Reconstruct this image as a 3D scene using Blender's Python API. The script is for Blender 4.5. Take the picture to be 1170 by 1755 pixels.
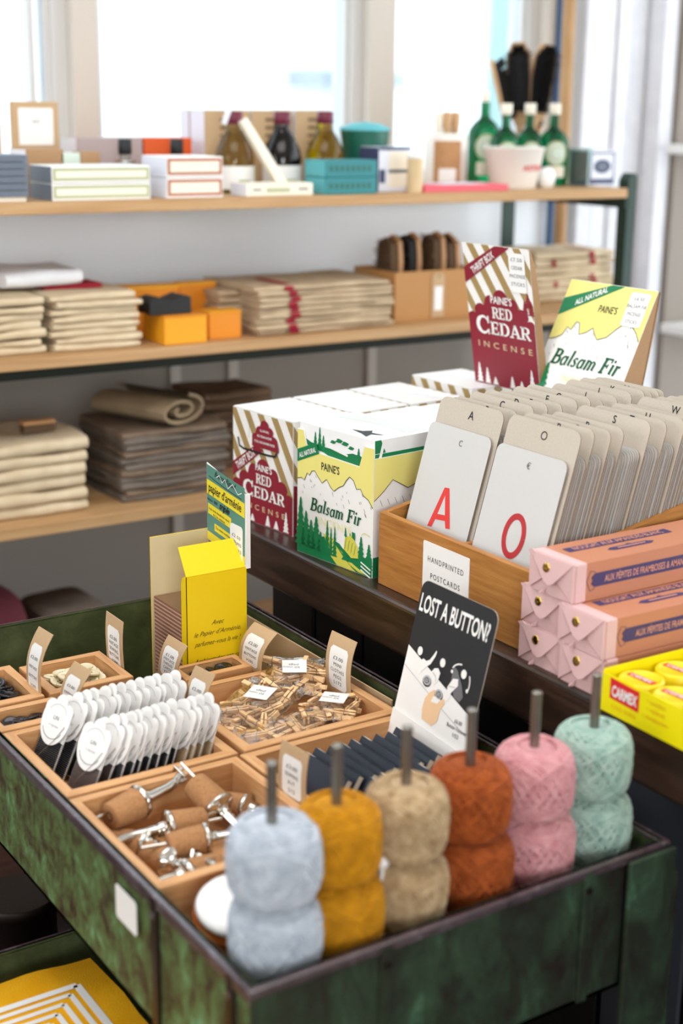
import bpy, math, random
from mathutils import Vector, Matrix
R = math.radians
rnd = random.Random(7)
for o in list(bpy.data.objects): bpy.data.objects.remove(o)
scn = bpy.context.scene
col = scn.collection
# ------------------------------------------------------------------ camera
FPX, YAW, PITCH, ROLL = 2463.306, 0.582361, 0.27225, 0.01319
CAM = Vector((-0.476398, -0.839972, 0.64878))
_f = Vector((math.sin(YAW)*math.cos(PITCH), math.cos(YAW)*math.cos(PITCH), -math.sin(PITCH)))
_r = Vector((math.cos(YAW), -math.sin(YAW), 0)); _u = _r.cross(_f)
CR = _r*math.cos(ROLL) + _u*math.sin(ROLL); CU = -_r*math.sin(ROLL) + _u*math.cos(ROLL)
cd = bpy.data.cameras.new('camera'); cam = bpy.data.objects.new('camera', cd); col.objects.link(cam)
cd.sensor_fit = 'VERTICAL'; cd.sensor_height = 36; cd.lens = FPX/1755*36
cd.clip_start = 0.05; cd.clip_end = 200
mw = Matrix.Identity(4)
for i in range(3):
    mw[i][0] = CR[i]; mw[i][1] = CU[i]; mw[i][2] = -_f[i]; mw[i][3] = CAM[i]
cam.matrix_world = mw
cd.dof.use_dof = True; cd.dof.focus_distance = 1.75; cd.dof.aperture_fstop = 3.2
scn.camera = cam
def at(px, py, **k):
    """world point where the sight line through a photograph pixel meets a plane x=, y= or z="""
    a, v = list(k.items())[0]; i = 'xyz'.index(a)
    d = _f*FPX + CR*(px-585) - CU*(py-877.5)
    return CAM + d*((v-CAM[i])/d[i])
# ------------------------------------------------------------------ light
scn.view_settings.view_transform = 'Standard'; scn.view_settings.look = 'None'
scn.view_settings.gamma = 1; scn.view_settings.use_curve_mapping = False
scn.view_settings.exposure = 0.95
wd = bpy.data.worlds.new('daylight'); scn.world = wd; wd.use_nodes = True
bg = wd.node_tree.nodes['Background']; bg.inputs[0].default_value = (0.90, 0.96, 1.0, 1); bg.inputs[1].default_value = 1.7
def area(name, loc, target, sx, sy, power, color):
    l = bpy.data.lights.new(name, 'AREA'); l.shape = 'RECTANGLE'; l.size = sx; l.size_y = sy
    l.energy = power; l.color = color
    o = bpy.data.objects.new(name, l); col.objects.link(o); o.location = loc
    o.rotation_euler = (Vector(target)-Vector(loc)).to_track_quat('-Z', 'Y').to_euler()
    return o
area('side_window_daylight', (-2.9, 0.2, 1.35), (0.3, 0.3, 0.0), 1.6, 1.0, 7, (1.0, 0.97, 0.93))
area('overhead_fill_light', (0.1, 0.35, 1.82), (0.15, 0.45, 0.0), 1.6, 1.3, 15, (1.0, 0.97, 0.94))  # added overhead fill for tops and back wall; no lamp fitting there
area('front_fill_light', (-0.9, -2.95, 0.9), (0.9, 1.9, 0.35), 1.5, 0.9, 36, (0.95, 0.98, 1.0))  # added fill from behind the camera; the front wall has no door
# ------------------------------------------------------------------ materials
MATS = {}
def lin(h):
    h = h.lstrip('#'); c = [int(h[i:i+2], 16)/255 for i in (0, 2, 4)]
    return tuple(x/12.92 if x <= .04045 else ((x+.055)/1.055)**2.4 for x in c) + (1,)
def base(name):
    m = bpy.data.materials.new(name); m.use_nodes = True; MATS[name] = m
    return m, m.node_tree, m.node_tree.nodes['Principled BSDF']
def coords(nt, scale):
    tc = nt.nodes.new('ShaderNodeTexCoord'); mp = nt.nodes.new('ShaderNodeMapping')
    mp.inputs['Scale'].default_value = scale; nt.links.new(tc.outputs['Object'], mp.inputs['Vector'])
    return mp.outputs['Vector']
def noise(nt, vec, scale, detail=4, rough=.55, dist=0):
    n = nt.nodes.new('ShaderNodeTexNoise'); n.inputs['Scale'].default_value = scale
    n.inputs['Detail'].default_value = detail; n.inputs['Roughness'].default_value = rough
    n.inputs['Distortion'].default_value = dist; nt.links.new(vec, n.inputs['Vector']); return n.outputs['Fac']
def ramp(nt, fac, stops):
    r = nt.nodes.new('ShaderNodeValToRGB'); nt.links.new(fac, r.inputs['Fac'])
    e = r.color_ramp.elements
    while len(e) < len(stops): e.new(.5)
    for i, (p, c) in enumerate(stops): e[i].position = p; e[i].color = lin(c) if isinstance(c, str) else (c, c, c, 1)
    return r.outputs['Color']
def bump(nt, b, fac, strength, dist=.001):
    n = nt.nodes.new('ShaderNodeBump'); n.inputs['Strength'].default_value = strength
    n.inputs['Distance'].default_value = dist
    nt.links.new(fac, n.inputs['Height']); nt.links.new(n.outputs['Normal'], b.inputs['Normal'])
def plain(name, c, rough=.55, metal=0, var=.0, vs=40, spec=.4, bmp=0):
    m, nt, b = base(name)
    b.inputs['Roughness'].default_value = rough; b.inputs['Metallic'].default_value = metal
    b.inputs['Specular IOR Level'].default_value = spec
    l = lin(c); b.inputs['Base Color'].default_value = l
    if var or bmp:
        f = noise(nt, coords(nt, (1, 1, 1)), vs)
        if var:
            mx = nt.nodes.new('ShaderNodeMix'); mx.data_type = 'RGBA'
            nt.links.new(f, mx.inputs[0])
            mx.inputs[6].default_value = tuple(x*(1-var) for x in l[:3])+(1,)
            mx.inputs[7].default_value = tuple(min(1, x*(1+var)) for x in l[:3])+(1,)
            nt.links.new(mx.outputs[2], b.inputs['Base Color'])
        if bmp: bump(nt, b, f, bmp)
    return m
def wood(name, c1, c2, c3, axis='x', s=9, rough=.5, spec=.35):
    m, nt, b = base(name)
    st = 14.0; sc = {'x': (1, st, st), 'y': (st, 1, st), 'z': (st, st, 1)}[axis]
    v = coords(nt, sc)
    f = noise(nt, v, s, 6, .6, .6); c = ramp(nt, f, [(.3, c1), (.5, c2), (.72, c3)])
    nt.links.new(c, b.inputs['Base Color']); b.inputs['Roughness'].default_value = rough
    b.inputs['Specular IOR Level'].default_value = spec
    bump(nt, b, f, .15); return m
def cloth(name, c1, c2, s=500, rough=.9):
    m, nt, b = base(name)
    f = noise(nt, coords(nt, (1, 1, 1)), 25, 5); c = ramp(nt, f, [(.3, c1), (.7, c2)])
    nt.links.new(c, b.inputs['Base Color']); b.inputs['Roughness'].default_value = rough
    b.inputs['Specular IOR Level'].default_value = .15
    f2 = noise(nt, coords(nt, (1, 1, 1)), s, 2); bump(nt, b, f2, .5, .0015); return m
def glass(name, c, rough=.03, mix=.5, ior=1.45):
    m, nt, b = base(name)
    b.inputs['Base Color'].default_value = lin(c); b.inputs['Roughness'].default_value = rough
    b.inputs['Transmission Weight'].default_value = 1; b.inputs['IOR'].default_value = ior
    tr = nt.nodes.new('ShaderNodeBsdfTransparent'); tr.inputs[0].default_value = lin(c)
    ms = nt.nodes.new('ShaderNodeMixShader'); ms.inputs[0].default_value = mix
    out = nt.nodes['Material Output']
    nt.links.new(b.outputs[0], ms.inputs[1]); nt.links.new(tr.outputs[0], ms.inputs[2]); nt.links.new(ms.outputs[0], out.inputs[0])
    return m
def film(name, c, mix=.8, rough=.12):
    m, nt, b = base(name)
    gl = nt.nodes.new('ShaderNodeBsdfGlossy'); gl.inputs[1].default_value = rough; gl.inputs[0].default_value = (1, 1, 1, 1)
    tr = nt.nodes.new('ShaderNodeBsdfTransparent'); tr.inputs[0].default_value = lin(c)
    fr = nt.nodes.new('ShaderNodeFresnel'); fr.inputs[0].default_value = 1.38
    add = nt.nodes.new('ShaderNodeMath'); add.operation = 'ADD'; add.inputs[1].default_value = 1-mix
    nt.links.new(fr.outputs[0], add.inputs[0])
    f = noise(nt, coords(nt, (1, 1, 1)), 60, 4); 
    bn = nt.nodes.new('ShaderNodeBump'); bn.inputs['Strength'].default_value = .6; bn.inputs['Distance'].default_value = .004
    nt.links.new(f, bn.inputs['Height']); nt.links.new(bn.outputs[0], gl.inputs['Normal'])
    ms = nt.nodes.new('ShaderNodeMixShader'); nt.links.new(add.outputs[0], ms.inputs[0])
    nt.links.new(tr.outputs[0], ms.inputs[1]); nt.links.new(gl.outputs[0], ms.inputs[2])
    nt.links.new(ms.outputs[0], nt.nodes['Material Output'].inputs[0]); return m
def patina(name, stops, scale=14, rough=.55, stretch=(1, 1, 1), spec=.4):
    m, nt, b = base(name)
    f = noise(nt, coords(nt, stretch), scale, 10, .72, .35)
    nt.links.new(ramp(nt, f, stops), b.inputs['Base Color']); b.inputs['Roughness'].default_value = rough
    b.inputs['Specular IOR Level'].default_value = spec
    bump(nt, b, f, .3, .002); return m
plain('white_card', '#f1efec', .5); plain('white_gloss', '#f4f4f4', .25); plain('label_white', '#f3f2f0', .5)
plain('kraft', '#c3a47e', .75, var=.08, vs=300); plain('kraft_dark', '#a98561', .75, var=.1, vs=200)
plain('paper_brown', '#8a5a48', .8); plain('paper_edge', '#bf9a83', .8)
plain('kraft_brown', '#7d6146', .75, var=.1, vs=200)
plain('cream_board', '#d8c79f', .7, var=.05); plain('greyboard', '#c0b6a8', .8, var=.12, vs=400)
plain('card_edge', '#7f654b', .85, var=.4, vs=900); plain('thread_white', '#eceae8', .6); plain('card_white', '#c9c8c6', .6, var=.02, vs=200)
plain('red_print', '#8a1f31', .45); plain('gold_print', '#a58a58', .45); plain('tan_print', '#d9c39a', .5)
plain('green_print', '#117a48', .45); plain('yellow_print', '#ece183', .45); plain('pale_yellow_print', '#efe9b0', .5)
plain('dark_green_print', '#0c5a38', .5); plain('yellow_green_print', '#d6cf55', .5)
plain('black_print', '#1d1e20', .5); plain('grey_print', '#6c6c70', .6); plain('light_grey_print', '#b9babd', .6)
plain('scarlet_print', '#d83a35', .5); plain('oxblood_print', '#b32d31', .5)
plain('black_card', '#26282b', .4, var=.06); plain('skin_print', '#eec69c', .6)
plain('sun_yellow', '#f0cd10', .42); plain('teal_print', '#5b8f80', .5); plain('lemon_print', '#f2dd35', .5)
plain('pink_paper', '#dcb5b4', .5, var=.05, vs=60); plain('salmon_paper', '#c08163', .45); plain('navy_print', '#443a66', .5)
plain('salmon_print', '#d99a84', .5); plain('gold_foil', '#d8b25c', .2, metal=1)
plain('balm_yellow', '#f3e205', .4); plain('balm_lid', '#e7cf1c', .35); plain('balm_red', '#d92a2c', .45); plain('orange_print', '#e2a018', .5)
plain('steel', '#8d8880', .35, metal=.9, var=.2, vs=80); plain('chrome', '#cfcac2', .08, metal=1); plain('brass', '#b58f4c', .25, metal=1)
plain('dark_metal', '#2c2422', .4, metal=.6, var=.4, vs=30, spec=.5)
plain('cork', '#a97a50', .85, var=.45, vs=350, bmp=.5); plain('cork_dark', '#5b3c24', .9)
plain('navy_cover', '#252c38', .4, var=.1); plain('page', '#ece3d3', .7, var=.06)
plain('thread_black', '#17181c', .55, var=.3, vs=600, bmp=.5); plain('thread_brown', '#45332f', .55, var=.25, vs=600, bmp=.5)
plain('thread_tan', '#b59a72', .6, var=.2, vs=600, bmp=.5)
plain('cream_button', '#e6dab9', .3, var=.1, vs=120); plain('black_button', '#1b1a1c', .15, var=.2); plain('brown_button', '#2c2528', .15)
plain('peg_wood', '#ecc594', .6, var=.2, vs=200); plain('rubber_black', '#19191b', .45)
plain('wall_paint', '#f2f7fd', .7, var=.01); plain('dado_shade', '#8f8982', .7); plain('dado_light', '#b9b4ad', .7); plain('frame_paint', '#d2d1d0', .5); plain('greige_paint', '#928980', .7)
plain('cream_paint', '#cbc2b8', .6); plain('ceiling_paint', '#e8e6e2', .8); plain('blue_reflection', '#3f5f86', .5)
plain('grey_panel', '#363940', .5); plain('shaded_panel', '#151516', .5, spec=.3)
plain('rack_green', '#24382f', .45, metal=.2, var=.3, vs=20); plain('rail_green', '#14170f', .6, var=.3, vs=20, spec=.2)
plain('facade', '#e8e8e6', .8); plain('facade_teal', '#7fa6a6', .6); plain('facade_grey', '#7c8790', .6); plain('pavement', '#b9b7b2', .8)
plain('slate', '#66707d', .5); plain('mauve', '#b3a1a0', .6); plain('orange', '#dd5a22', .5); plain('mint', '#cfdcd0', .5)
plain('sage', '#b5bb94', .6); plain('ivory', '#efe7d6', .6); plain('terracotta', '#b5745a', .6)
plain('burgundy', '#6b1f38', .35); plain('teal_box', '#2f8287', .5); plain('teal_light', '#5fb4bd', .5); plain('jade', '#0f5a49', .4, spec=.5)
plain('lilac_white', '#e2e4ef', .5); plain('navy_box', '#3a4366', .5); plain('red_booklet', '#e0606b', .5); plain('cup_white', '#eee9e2', .4)
plain('wax', '#d9be94', .5); plain('wood_back', '#b98a5c', .5, var=.15, vs=60); plain('bristle', '#191412', .7); plain('bristle_brown', '#5d4630', .85)
plain('amber_yellow', '#eba21a', .55, var=.05); plain('amber_orange', '#e08a1c', .55); plain('black_leather', '#191817', .45)
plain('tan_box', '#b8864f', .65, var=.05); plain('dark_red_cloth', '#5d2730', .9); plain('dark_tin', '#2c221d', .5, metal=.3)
plain('wire', '#8c7a6a', .5); plain('brush_back_blonde', '#c8a075', .5)
wood('beech', '#c08a58', '#cf9c6a', '#d9ac7c', 'x', 9, .5); wood('beech_y', '#c08a58', '#cf9c6a', '#d9ac7c', 'y', 9, .5)
wood('oak', '#9a6430', '#b0763c', '#be8849', 'y', 12, .42); wood('oak_x', '#9a6430', '#b0763c', '#be8849', 'x', 12, .42)
wood('bench_wood', '#1d120d', '#2f2019', '#4b352a', 'y', 5, .32, .6)
wood('shelf_wood', '#ab8256', '#bd9568', '#c9a57a', 'x', 3, .55)
wood('floor_wood', '#3b2c20', '#4a382a', '#5a4636', 'x', 2, .5); wood('pole_wood', '#a57d50', '#b58d60', '#c39c70', 'z', 4, .5)
wood('dark_board', '#2a1712', '#3b211a', '#4a2b20', 'x', 4, .5)
cloth('beige_cloth', '#c9b595', '#dccbae'); cloth('taupe_cloth', '#b09a7e', '#c9b496'); cloth('grey_cloth', '#675e56', '#7d7268')
cloth('umber_cloth', '#6d5b4b', '#857261'); cloth('fold_cloth', '#8d7a60', '#a08c70'); cloth('white_cloth', '#e4e6ec', '#f1f2f5')
cloth('brown_cloth', '#5e4a3a', '#77604c'); cloth('red_cloth', '#8f2230', '#a42c3a'); cloth('yellow_cloth', '#f5ab08', '#fcbb1e')
cloth('scarlet_cloth', '#b52a20', '#c8362a'); cloth('curtain_cloth', '#e6e7ee', '#f0f1f6'); cloth('twine', '#a5531c', '#bf6a2c')
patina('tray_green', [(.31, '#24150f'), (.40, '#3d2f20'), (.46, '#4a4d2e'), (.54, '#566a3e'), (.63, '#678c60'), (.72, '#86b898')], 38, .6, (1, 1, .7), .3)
patina('tray_green_shaded', [(.36, '#1c1411'), (.47, '#222b1f'), (.60, '#2f4431'), (.74, '#4f7b62')], 20, .6, (1, 1, .45))  # darker copy of the tray green, shade of the front put into the colour
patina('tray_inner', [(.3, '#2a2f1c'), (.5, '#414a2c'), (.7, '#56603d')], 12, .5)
patina('rim_metal', [(.35, '#33262a'), (.55, '#4c3e44'), (.75, '#7d7480')], 30, .2, spec=1.0)
glass('window_glass', '#f4fbff', 0, .85); glass('clear_glass', '#e9efec', .02, .55); glass('green_glass', '#0d8a58', .04, .35)
glass('aqua_glass', '#f0faf7', .03, .8); glass('olive_liquid', '#c9bd84', .05, .4); glass('dark_liquid', '#241a1c', .1, .1); glass('yellow_liquid', '#d0bd12', .05, .3)
film('plastic_film', '#fdfdfd', .97)
def yarn_mat(name, c1, c2, sh):
    m, nt, b = base(name)
    f = noise(nt, coords(nt, (1, 1, 1)), 90, 5); nt.links.new(ramp(nt, f, [(.3, c1), (.7, c2)]), b.inputs['Base Color'])
    b.inputs['Roughness'].default_value = .8; b.inputs['Specular IOR Level'].default_value = .2
    b.inputs['Sheen Weight'].default_value = sh; b.inputs['Sheen Roughness'].default_value = .4
yarn_mat('yarn_blue', '#a3adba', '#c6cdd6', .2); yarn_mat('yarn_mustard', '#ac740a', '#cf9013', .05); yarn_mat('yarn_oat', '#9c7f5a', '#c6ad89', .12)
yarn_mat('yarn_rust', '#823a12', '#ab5624', .05); yarn_mat('yarn_pink', '#c28187', '#d6a0a3', .12); yarn_mat('yarn_mint', '#87a89d', '#b1c6ba', .12)
# ------------------------------------------------------------------ mesh builder
def ident(u, v, w): return (u, v, w)
def FRONT(u, v, w): return (u, -w, v)                  # a panel facing local -Y
def off(M, du=0, dv=0, dw=0, rot=0):
    c, s = math.cos(rot), math.sin(rot)
    return lambda u, v, w: M(du + u*c - v*s, dv + u*s + v*c, dw + w)
TXT = {}
def text_mesh(s, bold, shear, space, font_scale):
    k = (s, bold, shear, space)
    if k in TXT: return TXT[k]
    cu = bpy.data.curves.new('t', 'FONT'); cu.body = s; cu.size = 1; cu.offset = bold; cu.shear = shear; cu.space_character = space
    cu.resolution_u = 3; cu.align_x = 'CENTER'
    o = bpy.data.objects.new('t', cu); col.objects.link(o)
    dg = bpy.context.evaluated_depsgraph_get(); e = o.evaluated_get(dg); me = e.to_mesh()
    vs = [v.co.to_2d() for v in me.vertices]; fs = [tuple(p.vertices) for p in me.polygons]
    e.to_mesh_clear(); bpy.data.objects.remove(o); bpy.data.curves.remove(cu)
    TXT[k] = (vs, fs); return TXT[k]
def curved(b, pts, mat, M, lift):
    """a label following a curved surface: rings of small faces around its centre"""
    pts = [(p[0]+(q[0]-p[0])*k/5, p[1]+(q[1]-p[1])*k/5) for p, q in zip(pts, pts[1:]+pts[:1]) for k in range(5)]
    cu = sum(p[0] for p in pts)/len(pts); cv = sum(p[1] for p in pts)/len(pts); n = len(pts); T = [0.001, .25, .5, .75, 1]
    vs = [M(cu+(p[0]-cu)*t, cv+(p[1]-cv)*t, lift) for t in T for p in pts]
    b.mesh(vs, [(j*n+i, (j+1)*n+i, (j+1)*n+(i+1) % n, j*n+(i+1) % n) for j in range(len(T)-1) for i in range(n)], mat, True)
class MB:
    def __init__(s): s.v, s.f, s.m, s.sm, s.mats = [], [], [], [], []
    def mi(s, n):
        if n not in s.mats: s.mats.append(n)
        return s.mats.index(n)
    def face(s, pts, mat, smooth=False):
        b = len(s.v); s.v += [tuple(p) for p in pts]; s.f.append(tuple(range(b, b+len(pts)))); s.m.append(s.mi(mat)); s.sm.append(smooth)
    def mesh(s, vs, fs, mat, smooth=False):
        b = len(s.v); s.v += [tuple(p) for p in vs]; k = s.mi(mat)
        for f in fs: s.f.append(tuple(i+b for i in f)); s.m.append(k); s.sm.append(smooth)
    def box(s, x0, x1, y0, y1, z0, z1, mat, M=ident):
        vs = [M(x, y, z) for z in (z0, z1) for y in (y0, y1) for x in (x0, x1)]
        s.mesh(vs, [(0, 2, 3, 1), (4, 5, 7, 6), (0, 1, 5, 4), (2, 6, 7, 3), (0, 4, 6, 2), (1, 3, 7, 5)], mat)
    def poly(s, pts, mat, M=FRONT, lift=.0004): s.face([M(u, v, lift) for u, v in pts], mat)
    def rect(s, u0, u1, v0, v1, mat, M=FRONT, lift=.0004): s.poly([(u0, v0), (u1, v0), (u1, v1), (u0, v1)], mat, M, lift)
    def grid(s, u0, u1, v0, v1, nu, nv, mat, M, lift, flip=False):
        vs = [M(u0+(u1-u0)*i/nu, v0+(v1-v0)*j/nv, lift) for j in range(nv+1) for i in range(nu+1)]
        fs = []
        for j in range(nv):
            for i in range(nu):
                a = j*(nu+1)+i; q = (a, a+1, a+nu+2, a+nu+1); fs.append(q[::-1] if flip else q)
        s.mesh(vs, fs, mat, True)
    def ext(s, pts, t0, t1, mat, M=FRONT, side=None, smooth=False):
        n = len(pts); a = [M(u, v, t0) for u, v in pts]; b = [M(u, v, t1) for u, v in pts]
        s.mesh(b, [tuple(range(n))], mat); s.mesh(a, [tuple(reversed(range(n)))], mat)
        s.mesh(a+b, [(i, (i+1) % n, n+(i+1) % n, n+i) for i in range(n)], side or mat, smooth)
    def text(s, t, u, v, size, mat, M=FRONT, lift=.0006, bold=0, shear=0, sx=1, space=1, rot=0, width=None):
        vs, fs = text_mesh(t, bold, shear, space, 1)
        if not vs: return
        if width:
            w0 = max(p[0] for p in vs)-min(p[0] for p in vs); sx = width/(w0*size)
        c, sn = math.cos(rot), math.sin(rot)
        s.mesh([M(u+(p[0]*sx*c-p[1]*sn)*size, v+(p[0]*sx*sn+p[1]*c)*size, lift) for p in vs], fs, mat)
    def tube(s, pts, rad, mat, n=8, cap=True):
        pts = [Vector(p) for p in pts]; rad = rad if isinstance(rad, (list, tuple)) else [rad]*len(pts)
        rings = []; ref = None
        for i, p in enumerate(pts):
            t = (pts[min(i+1, len(pts)-1)]-pts[max(i-1, 0)]).normalized()
            if ref is None: ref = t.orthogonal().normalized()
            ref = (ref-t*ref.dot(t)).normalized(); bn = t.cross(ref)
            rings.append([p+(ref*math.cos(2*math.pi*k/n)+bn*math.sin(2*math.pi*k/n))*rad[i] for k in range(n)])
        vs = [q for r in rings for q in r]
        fs = [(i*n+k, i*n+(k+1) % n, (i+1)*n+(k+1) % n, (i+1)*n+k) for i in range(len(pts)-1) for k in range(n)]
        s.mesh(vs, fs, mat, True)
        if cap: s.mesh(rings[0], [tuple(reversed(range(n)))], mat); s.mesh(rings[-1], [tuple(range(n))], mat)
    def lathe(s, prof, mat, n=24, cx=0, cy=0, M=ident, caps=True):
        vs = [M(cx+r*math.cos(2*math.pi*k/n), cy+r*math.sin(2*math.pi*k/n), z) for r, z in prof for k in range(n)]
        fs = [(i*n+k, i*n+(k+1) % n, (i+1)*n+(k+1) % n, (i+1)*n+k) for i in range(len(prof)-1) for k in range(n)]
        s.mesh(vs, fs, mat, True)
        if caps:
            s.mesh(vs[:n], [tuple(reversed(range(n)))], mat); s.mesh(vs[-n:], [tuple(range(n))], mat)
    def build(s, name, parent=None, bevel=0, loc=None, rz=0, seg=2):
        me = bpy.data.meshes.new(name); me.from_pydata(s.v, [], s.f)
        for n in s.mats: me.materials.append(MATS[n])
        for p, k, q in zip(me.polygons, s.m, s.sm): p.material_index = k; p.use_smooth = q
        me.update(); o = bpy.data.objects.new(name, me); col.objects.link(o); o.parent = parent
        if loc: o.location = loc
        if rz: o.rotation_euler.z = rz
        if bevel:
            b = o.modifiers.new('bevel', 'BEVEL'); b.width = bevel; b.segments = seg; b.limit_method = 'ANGLE'; b.angle_limit = R(40)
            b.use_clamp_overlap = True
        return o
def thing(name, label, cat, loc=(0, 0, 0), rz=0, group=None, rot=None):
    o = bpy.data.objects.new(name, None); o.empty_display_size = .02; col.objects.link(o)
    o.location = loc; o.rotation_euler = rot if rot else (0, 0, rz)
    return tag(o, label, cat, group)
def tag(o, label, cat, group=None):
    o['label'] = label; o['category'] = cat
    if group: o['group'] = group
    return o
def struct(mb, name, **k):
    o = mb.build(name, **k); o['kind'] = 'structure'; return o
def copy_tree(o, parent=None):
    c = o.copy(); col.objects.link(c)
    if parent: c.parent = parent
    for ch in list(o.children): copy_tree(ch, c)
    return c
def rrect(u0, u1, v0, v1, r, n=4):
    p = []
    for cx, cy, a0 in ((u1-r, v0+r, -90), (u1-r, v1-r, 0), (u0+r, v1-r, 90), (u0+r, v0+r, 180)):
        for i in range(n+1): a = R(a0+90*i/n); p.append((cx+r*math.cos(a), cy+r*math.sin(a)))
    return p
def circ(cx, cy, r, n=20, ry=None): return [(cx+r*math.cos(2*math.pi*i/n), cy+(ry or r)*math.sin(2*math.pi*i/n)) for i in range(n)]
def clip(poly, u0, u1, v0, v1):
    for ax, lim, sg in ((0, u0, 1), (0, u1, -1), (1, v0, 1), (1, v1, -1)):
        out = []
        for i in range(len(poly)):
            a, b = poly[i], poly[(i+1) % len(poly)]; da, db = (a[ax]-lim)*sg, (b[ax]-lim)*sg
            if da >= 0: out.append(a)
            if da*db < 0: t = da/(da-db); out.append((a[0]+(b[0]-a[0])*t, a[1]+(b[1]-a[1])*t))
        poly = out
        if not poly: return []
    return poly
def stroke(pts, w):
    """a ribbon polygon list along 2-D points; w one width or one per point"""
    w = w if isinstance(w, (list, tuple)) else [w]*len(pts); L, Rr = [], []
    for i, p in enumerate(pts):
        a, b = pts[max(i-1, 0)], pts[min(i+1, len(pts)-1)]; dx, dy = b[0]-a[0], b[1]-a[1]; l = math.hypot(dx, dy) or 1
        nx, ny = -dy/l*w[i]/2, dx/l*w[i]/2; L.append((p[0]+nx, p[1]+ny)); Rr.append((p[0]-nx, p[1]-ny))
    return [[Rr[i], Rr[i+1], L[i+1], L[i]] for i in range(len(pts)-1)]
def line(mb, pts, w, mat, M=FRONT, lift=.0008):
    for q in stroke(pts, w): mb.poly(q, mat, M, lift)
def arc(cx, cy, rx, ry, a0, a1, n=10): return [(cx+rx*math.cos(R(a0+(a1-a0)*i/n)), cy+ry*math.sin(R(a0+(a1-a0)*i/n))) for i in range(n+1)]
# slab-serif capitals and bold italic letters drawn as strokes, unit cap height
def _bar(x0, x1, y, h=.11): return ([(x0, y), (x1, y)], h)
SERIF = {
 'R': (.86, [([(.2, 0), (.2, 1)], .2), _bar(.02, .4, .055), _bar(.02, .4, .945), ([(.2, .945)]+arc(.45, .72, .22, .225, 90, -90)+[(.2, .495)], [.11]+[.12]*3+[.2]*5+[.12]*3+[.11]), ([(.45, .5), (.72, .06)], .19), _bar(.62, .86, .055)]),
 'E': (.78, [([(.2, 0), (.2, 1)], .2), _bar(.02, .7, .055), _bar(.02, .7, .945), _bar(.2, .55, .5, .1), ([(.67, 0), (.67, .28)], .09), ([(.65, 1), (.65, .74)], .09), ([(.54, .36), (.54, .64)], .08)]),
 'D': (.88, [([(.2, 0), (.2, 1)], .2), _bar(.02, .4, .055), _bar(.02, .4, .945), ([(.2, .945)]+arc(.4, .5, .36, .445, 90, -90, 14)+[(.2, .055)], [.11]+[.13]*4+[.2]*7+[.13]*4+[.11])]),
 'C': (.86, [(arc(.44, .5, .34, .44, 35, 325, 18), [.1]*3+[.14]*3+[.21]*7+[.14]*3+[.1]*3), ([(.74, .6), (.74, 1)], .09), ([(.74, .0), (.74, .3)], .07)]),
 'A': (.92, [([(.16, .06), (.46, 1)], .1), ([(.44, .98), (.76, .06)], .21), _bar(.26, .64, .32, .09), _bar(0, .32, .055), _bar(.58, .94, .055)]),
 'B': (.82, [([(.2, 0), (.2, 1)], .2), _bar(.04, .3, .055), _bar(.04, .3, .945), ([(.2, .945)]+arc(.42, .74, .2, .2, 90, -90)+[(.2, .53)], [.11]+[.12]*3+[.2]*5+[.12]*3+[.1]), ([(.2, .53)]+arc(.45, .29, .24, .235, 90, -90)+[(.2, .055)], [.1]+[.12]*3+[.21]*5+[.12]*3+[.11])]),
 'F': (.74, [([(.2, 0), (.2, 1)], .2), _bar(.04, .38, .055), _bar(.04, .72, .945), _bar(.2, .52, .5, .1), ([(.67, 1), (.67, .72)], .09), ([(.5, .36), (.5, .64)], .08)]),
 'a': (.62, [(arc(.28, .3, .19, .27, 30, 330, 14), [.08]*3+[.14]*9+[.08]*3), ([(.47, .62), (.47, .08), (.58, .06)], [.17, .17, .08])]),
 'l': (.34, [([(.17, 1.02), (.17, .08), (.3, .05)], [.18, .18, .08]), _bar(.05, .2, .98, .08)]),
 's': (.5, [([(.4, .48), (.34, .59), (.2, .58), (.13, .46), (.24, .35), (.35, .25), (.34, .1), (.2, .04), (.08, .14)], [.1, .1, .1, .14, .17, .15, .12, .1, .12])]),
 'm': (.98, [([(.16, .64), (.16, 0)], .17), ([(.18, .48), (.32, .6), (.46, .5), (.46, 0)], [.06, .11, .17, .17]), ([(.48, .48), (.62, .6), (.77, .5), (.77, .08), (.9, .05)], [.06, .11, .17, .17, .07]), _bar(.05, .2, .61, .07)]),
 'i': (.36, [([(.17, .64), (.17, .08), (.3, .05)], [.18, .18, .08]), _bar(.05, .2, .61, .07), (arc(.18, .86, .04, .04, 0, 360, 8), .1)]),
 'r': (.5, [([(.16, .64), (.16, 0)], .18), ([(.18, .42), (.28, .58), (.42, .56)], [.06, .12, .16]), _bar(.05, .2, .61, .07)]),
 ' ': (.34, [])}
def serif(mb, s, u, v, size, mat, M=FRONT, lift=.001, shear=0, width=None, big=None, rot=0):
    tot = sum(SERIF[c][0]*(big if big and i == 0 else 1) for i, c in enumerate(s)); sx = width/(tot*size) if width else 1
    x = -tot/2; cr, sr = math.cos(rot), math.sin(rot)
    for i, c in enumerate(s):
        k = big if big and i == 0 else 1; dy = -.12*(k-1) if k != 1 else 0
        for pts, w in SERIF[c][1]:
            for q in stroke(pts, w):
                pp = [((x+p[0]*k)*sx+shear*(p[1]*k), p[1]*k+dy) for p in q]
                mb.poly([(u+size*(a*cr-b*sr), v+size*(a*sr+b*cr)) for a, b in pp], mat, M, lift)
        x += SERIF[c][0]*k
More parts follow.
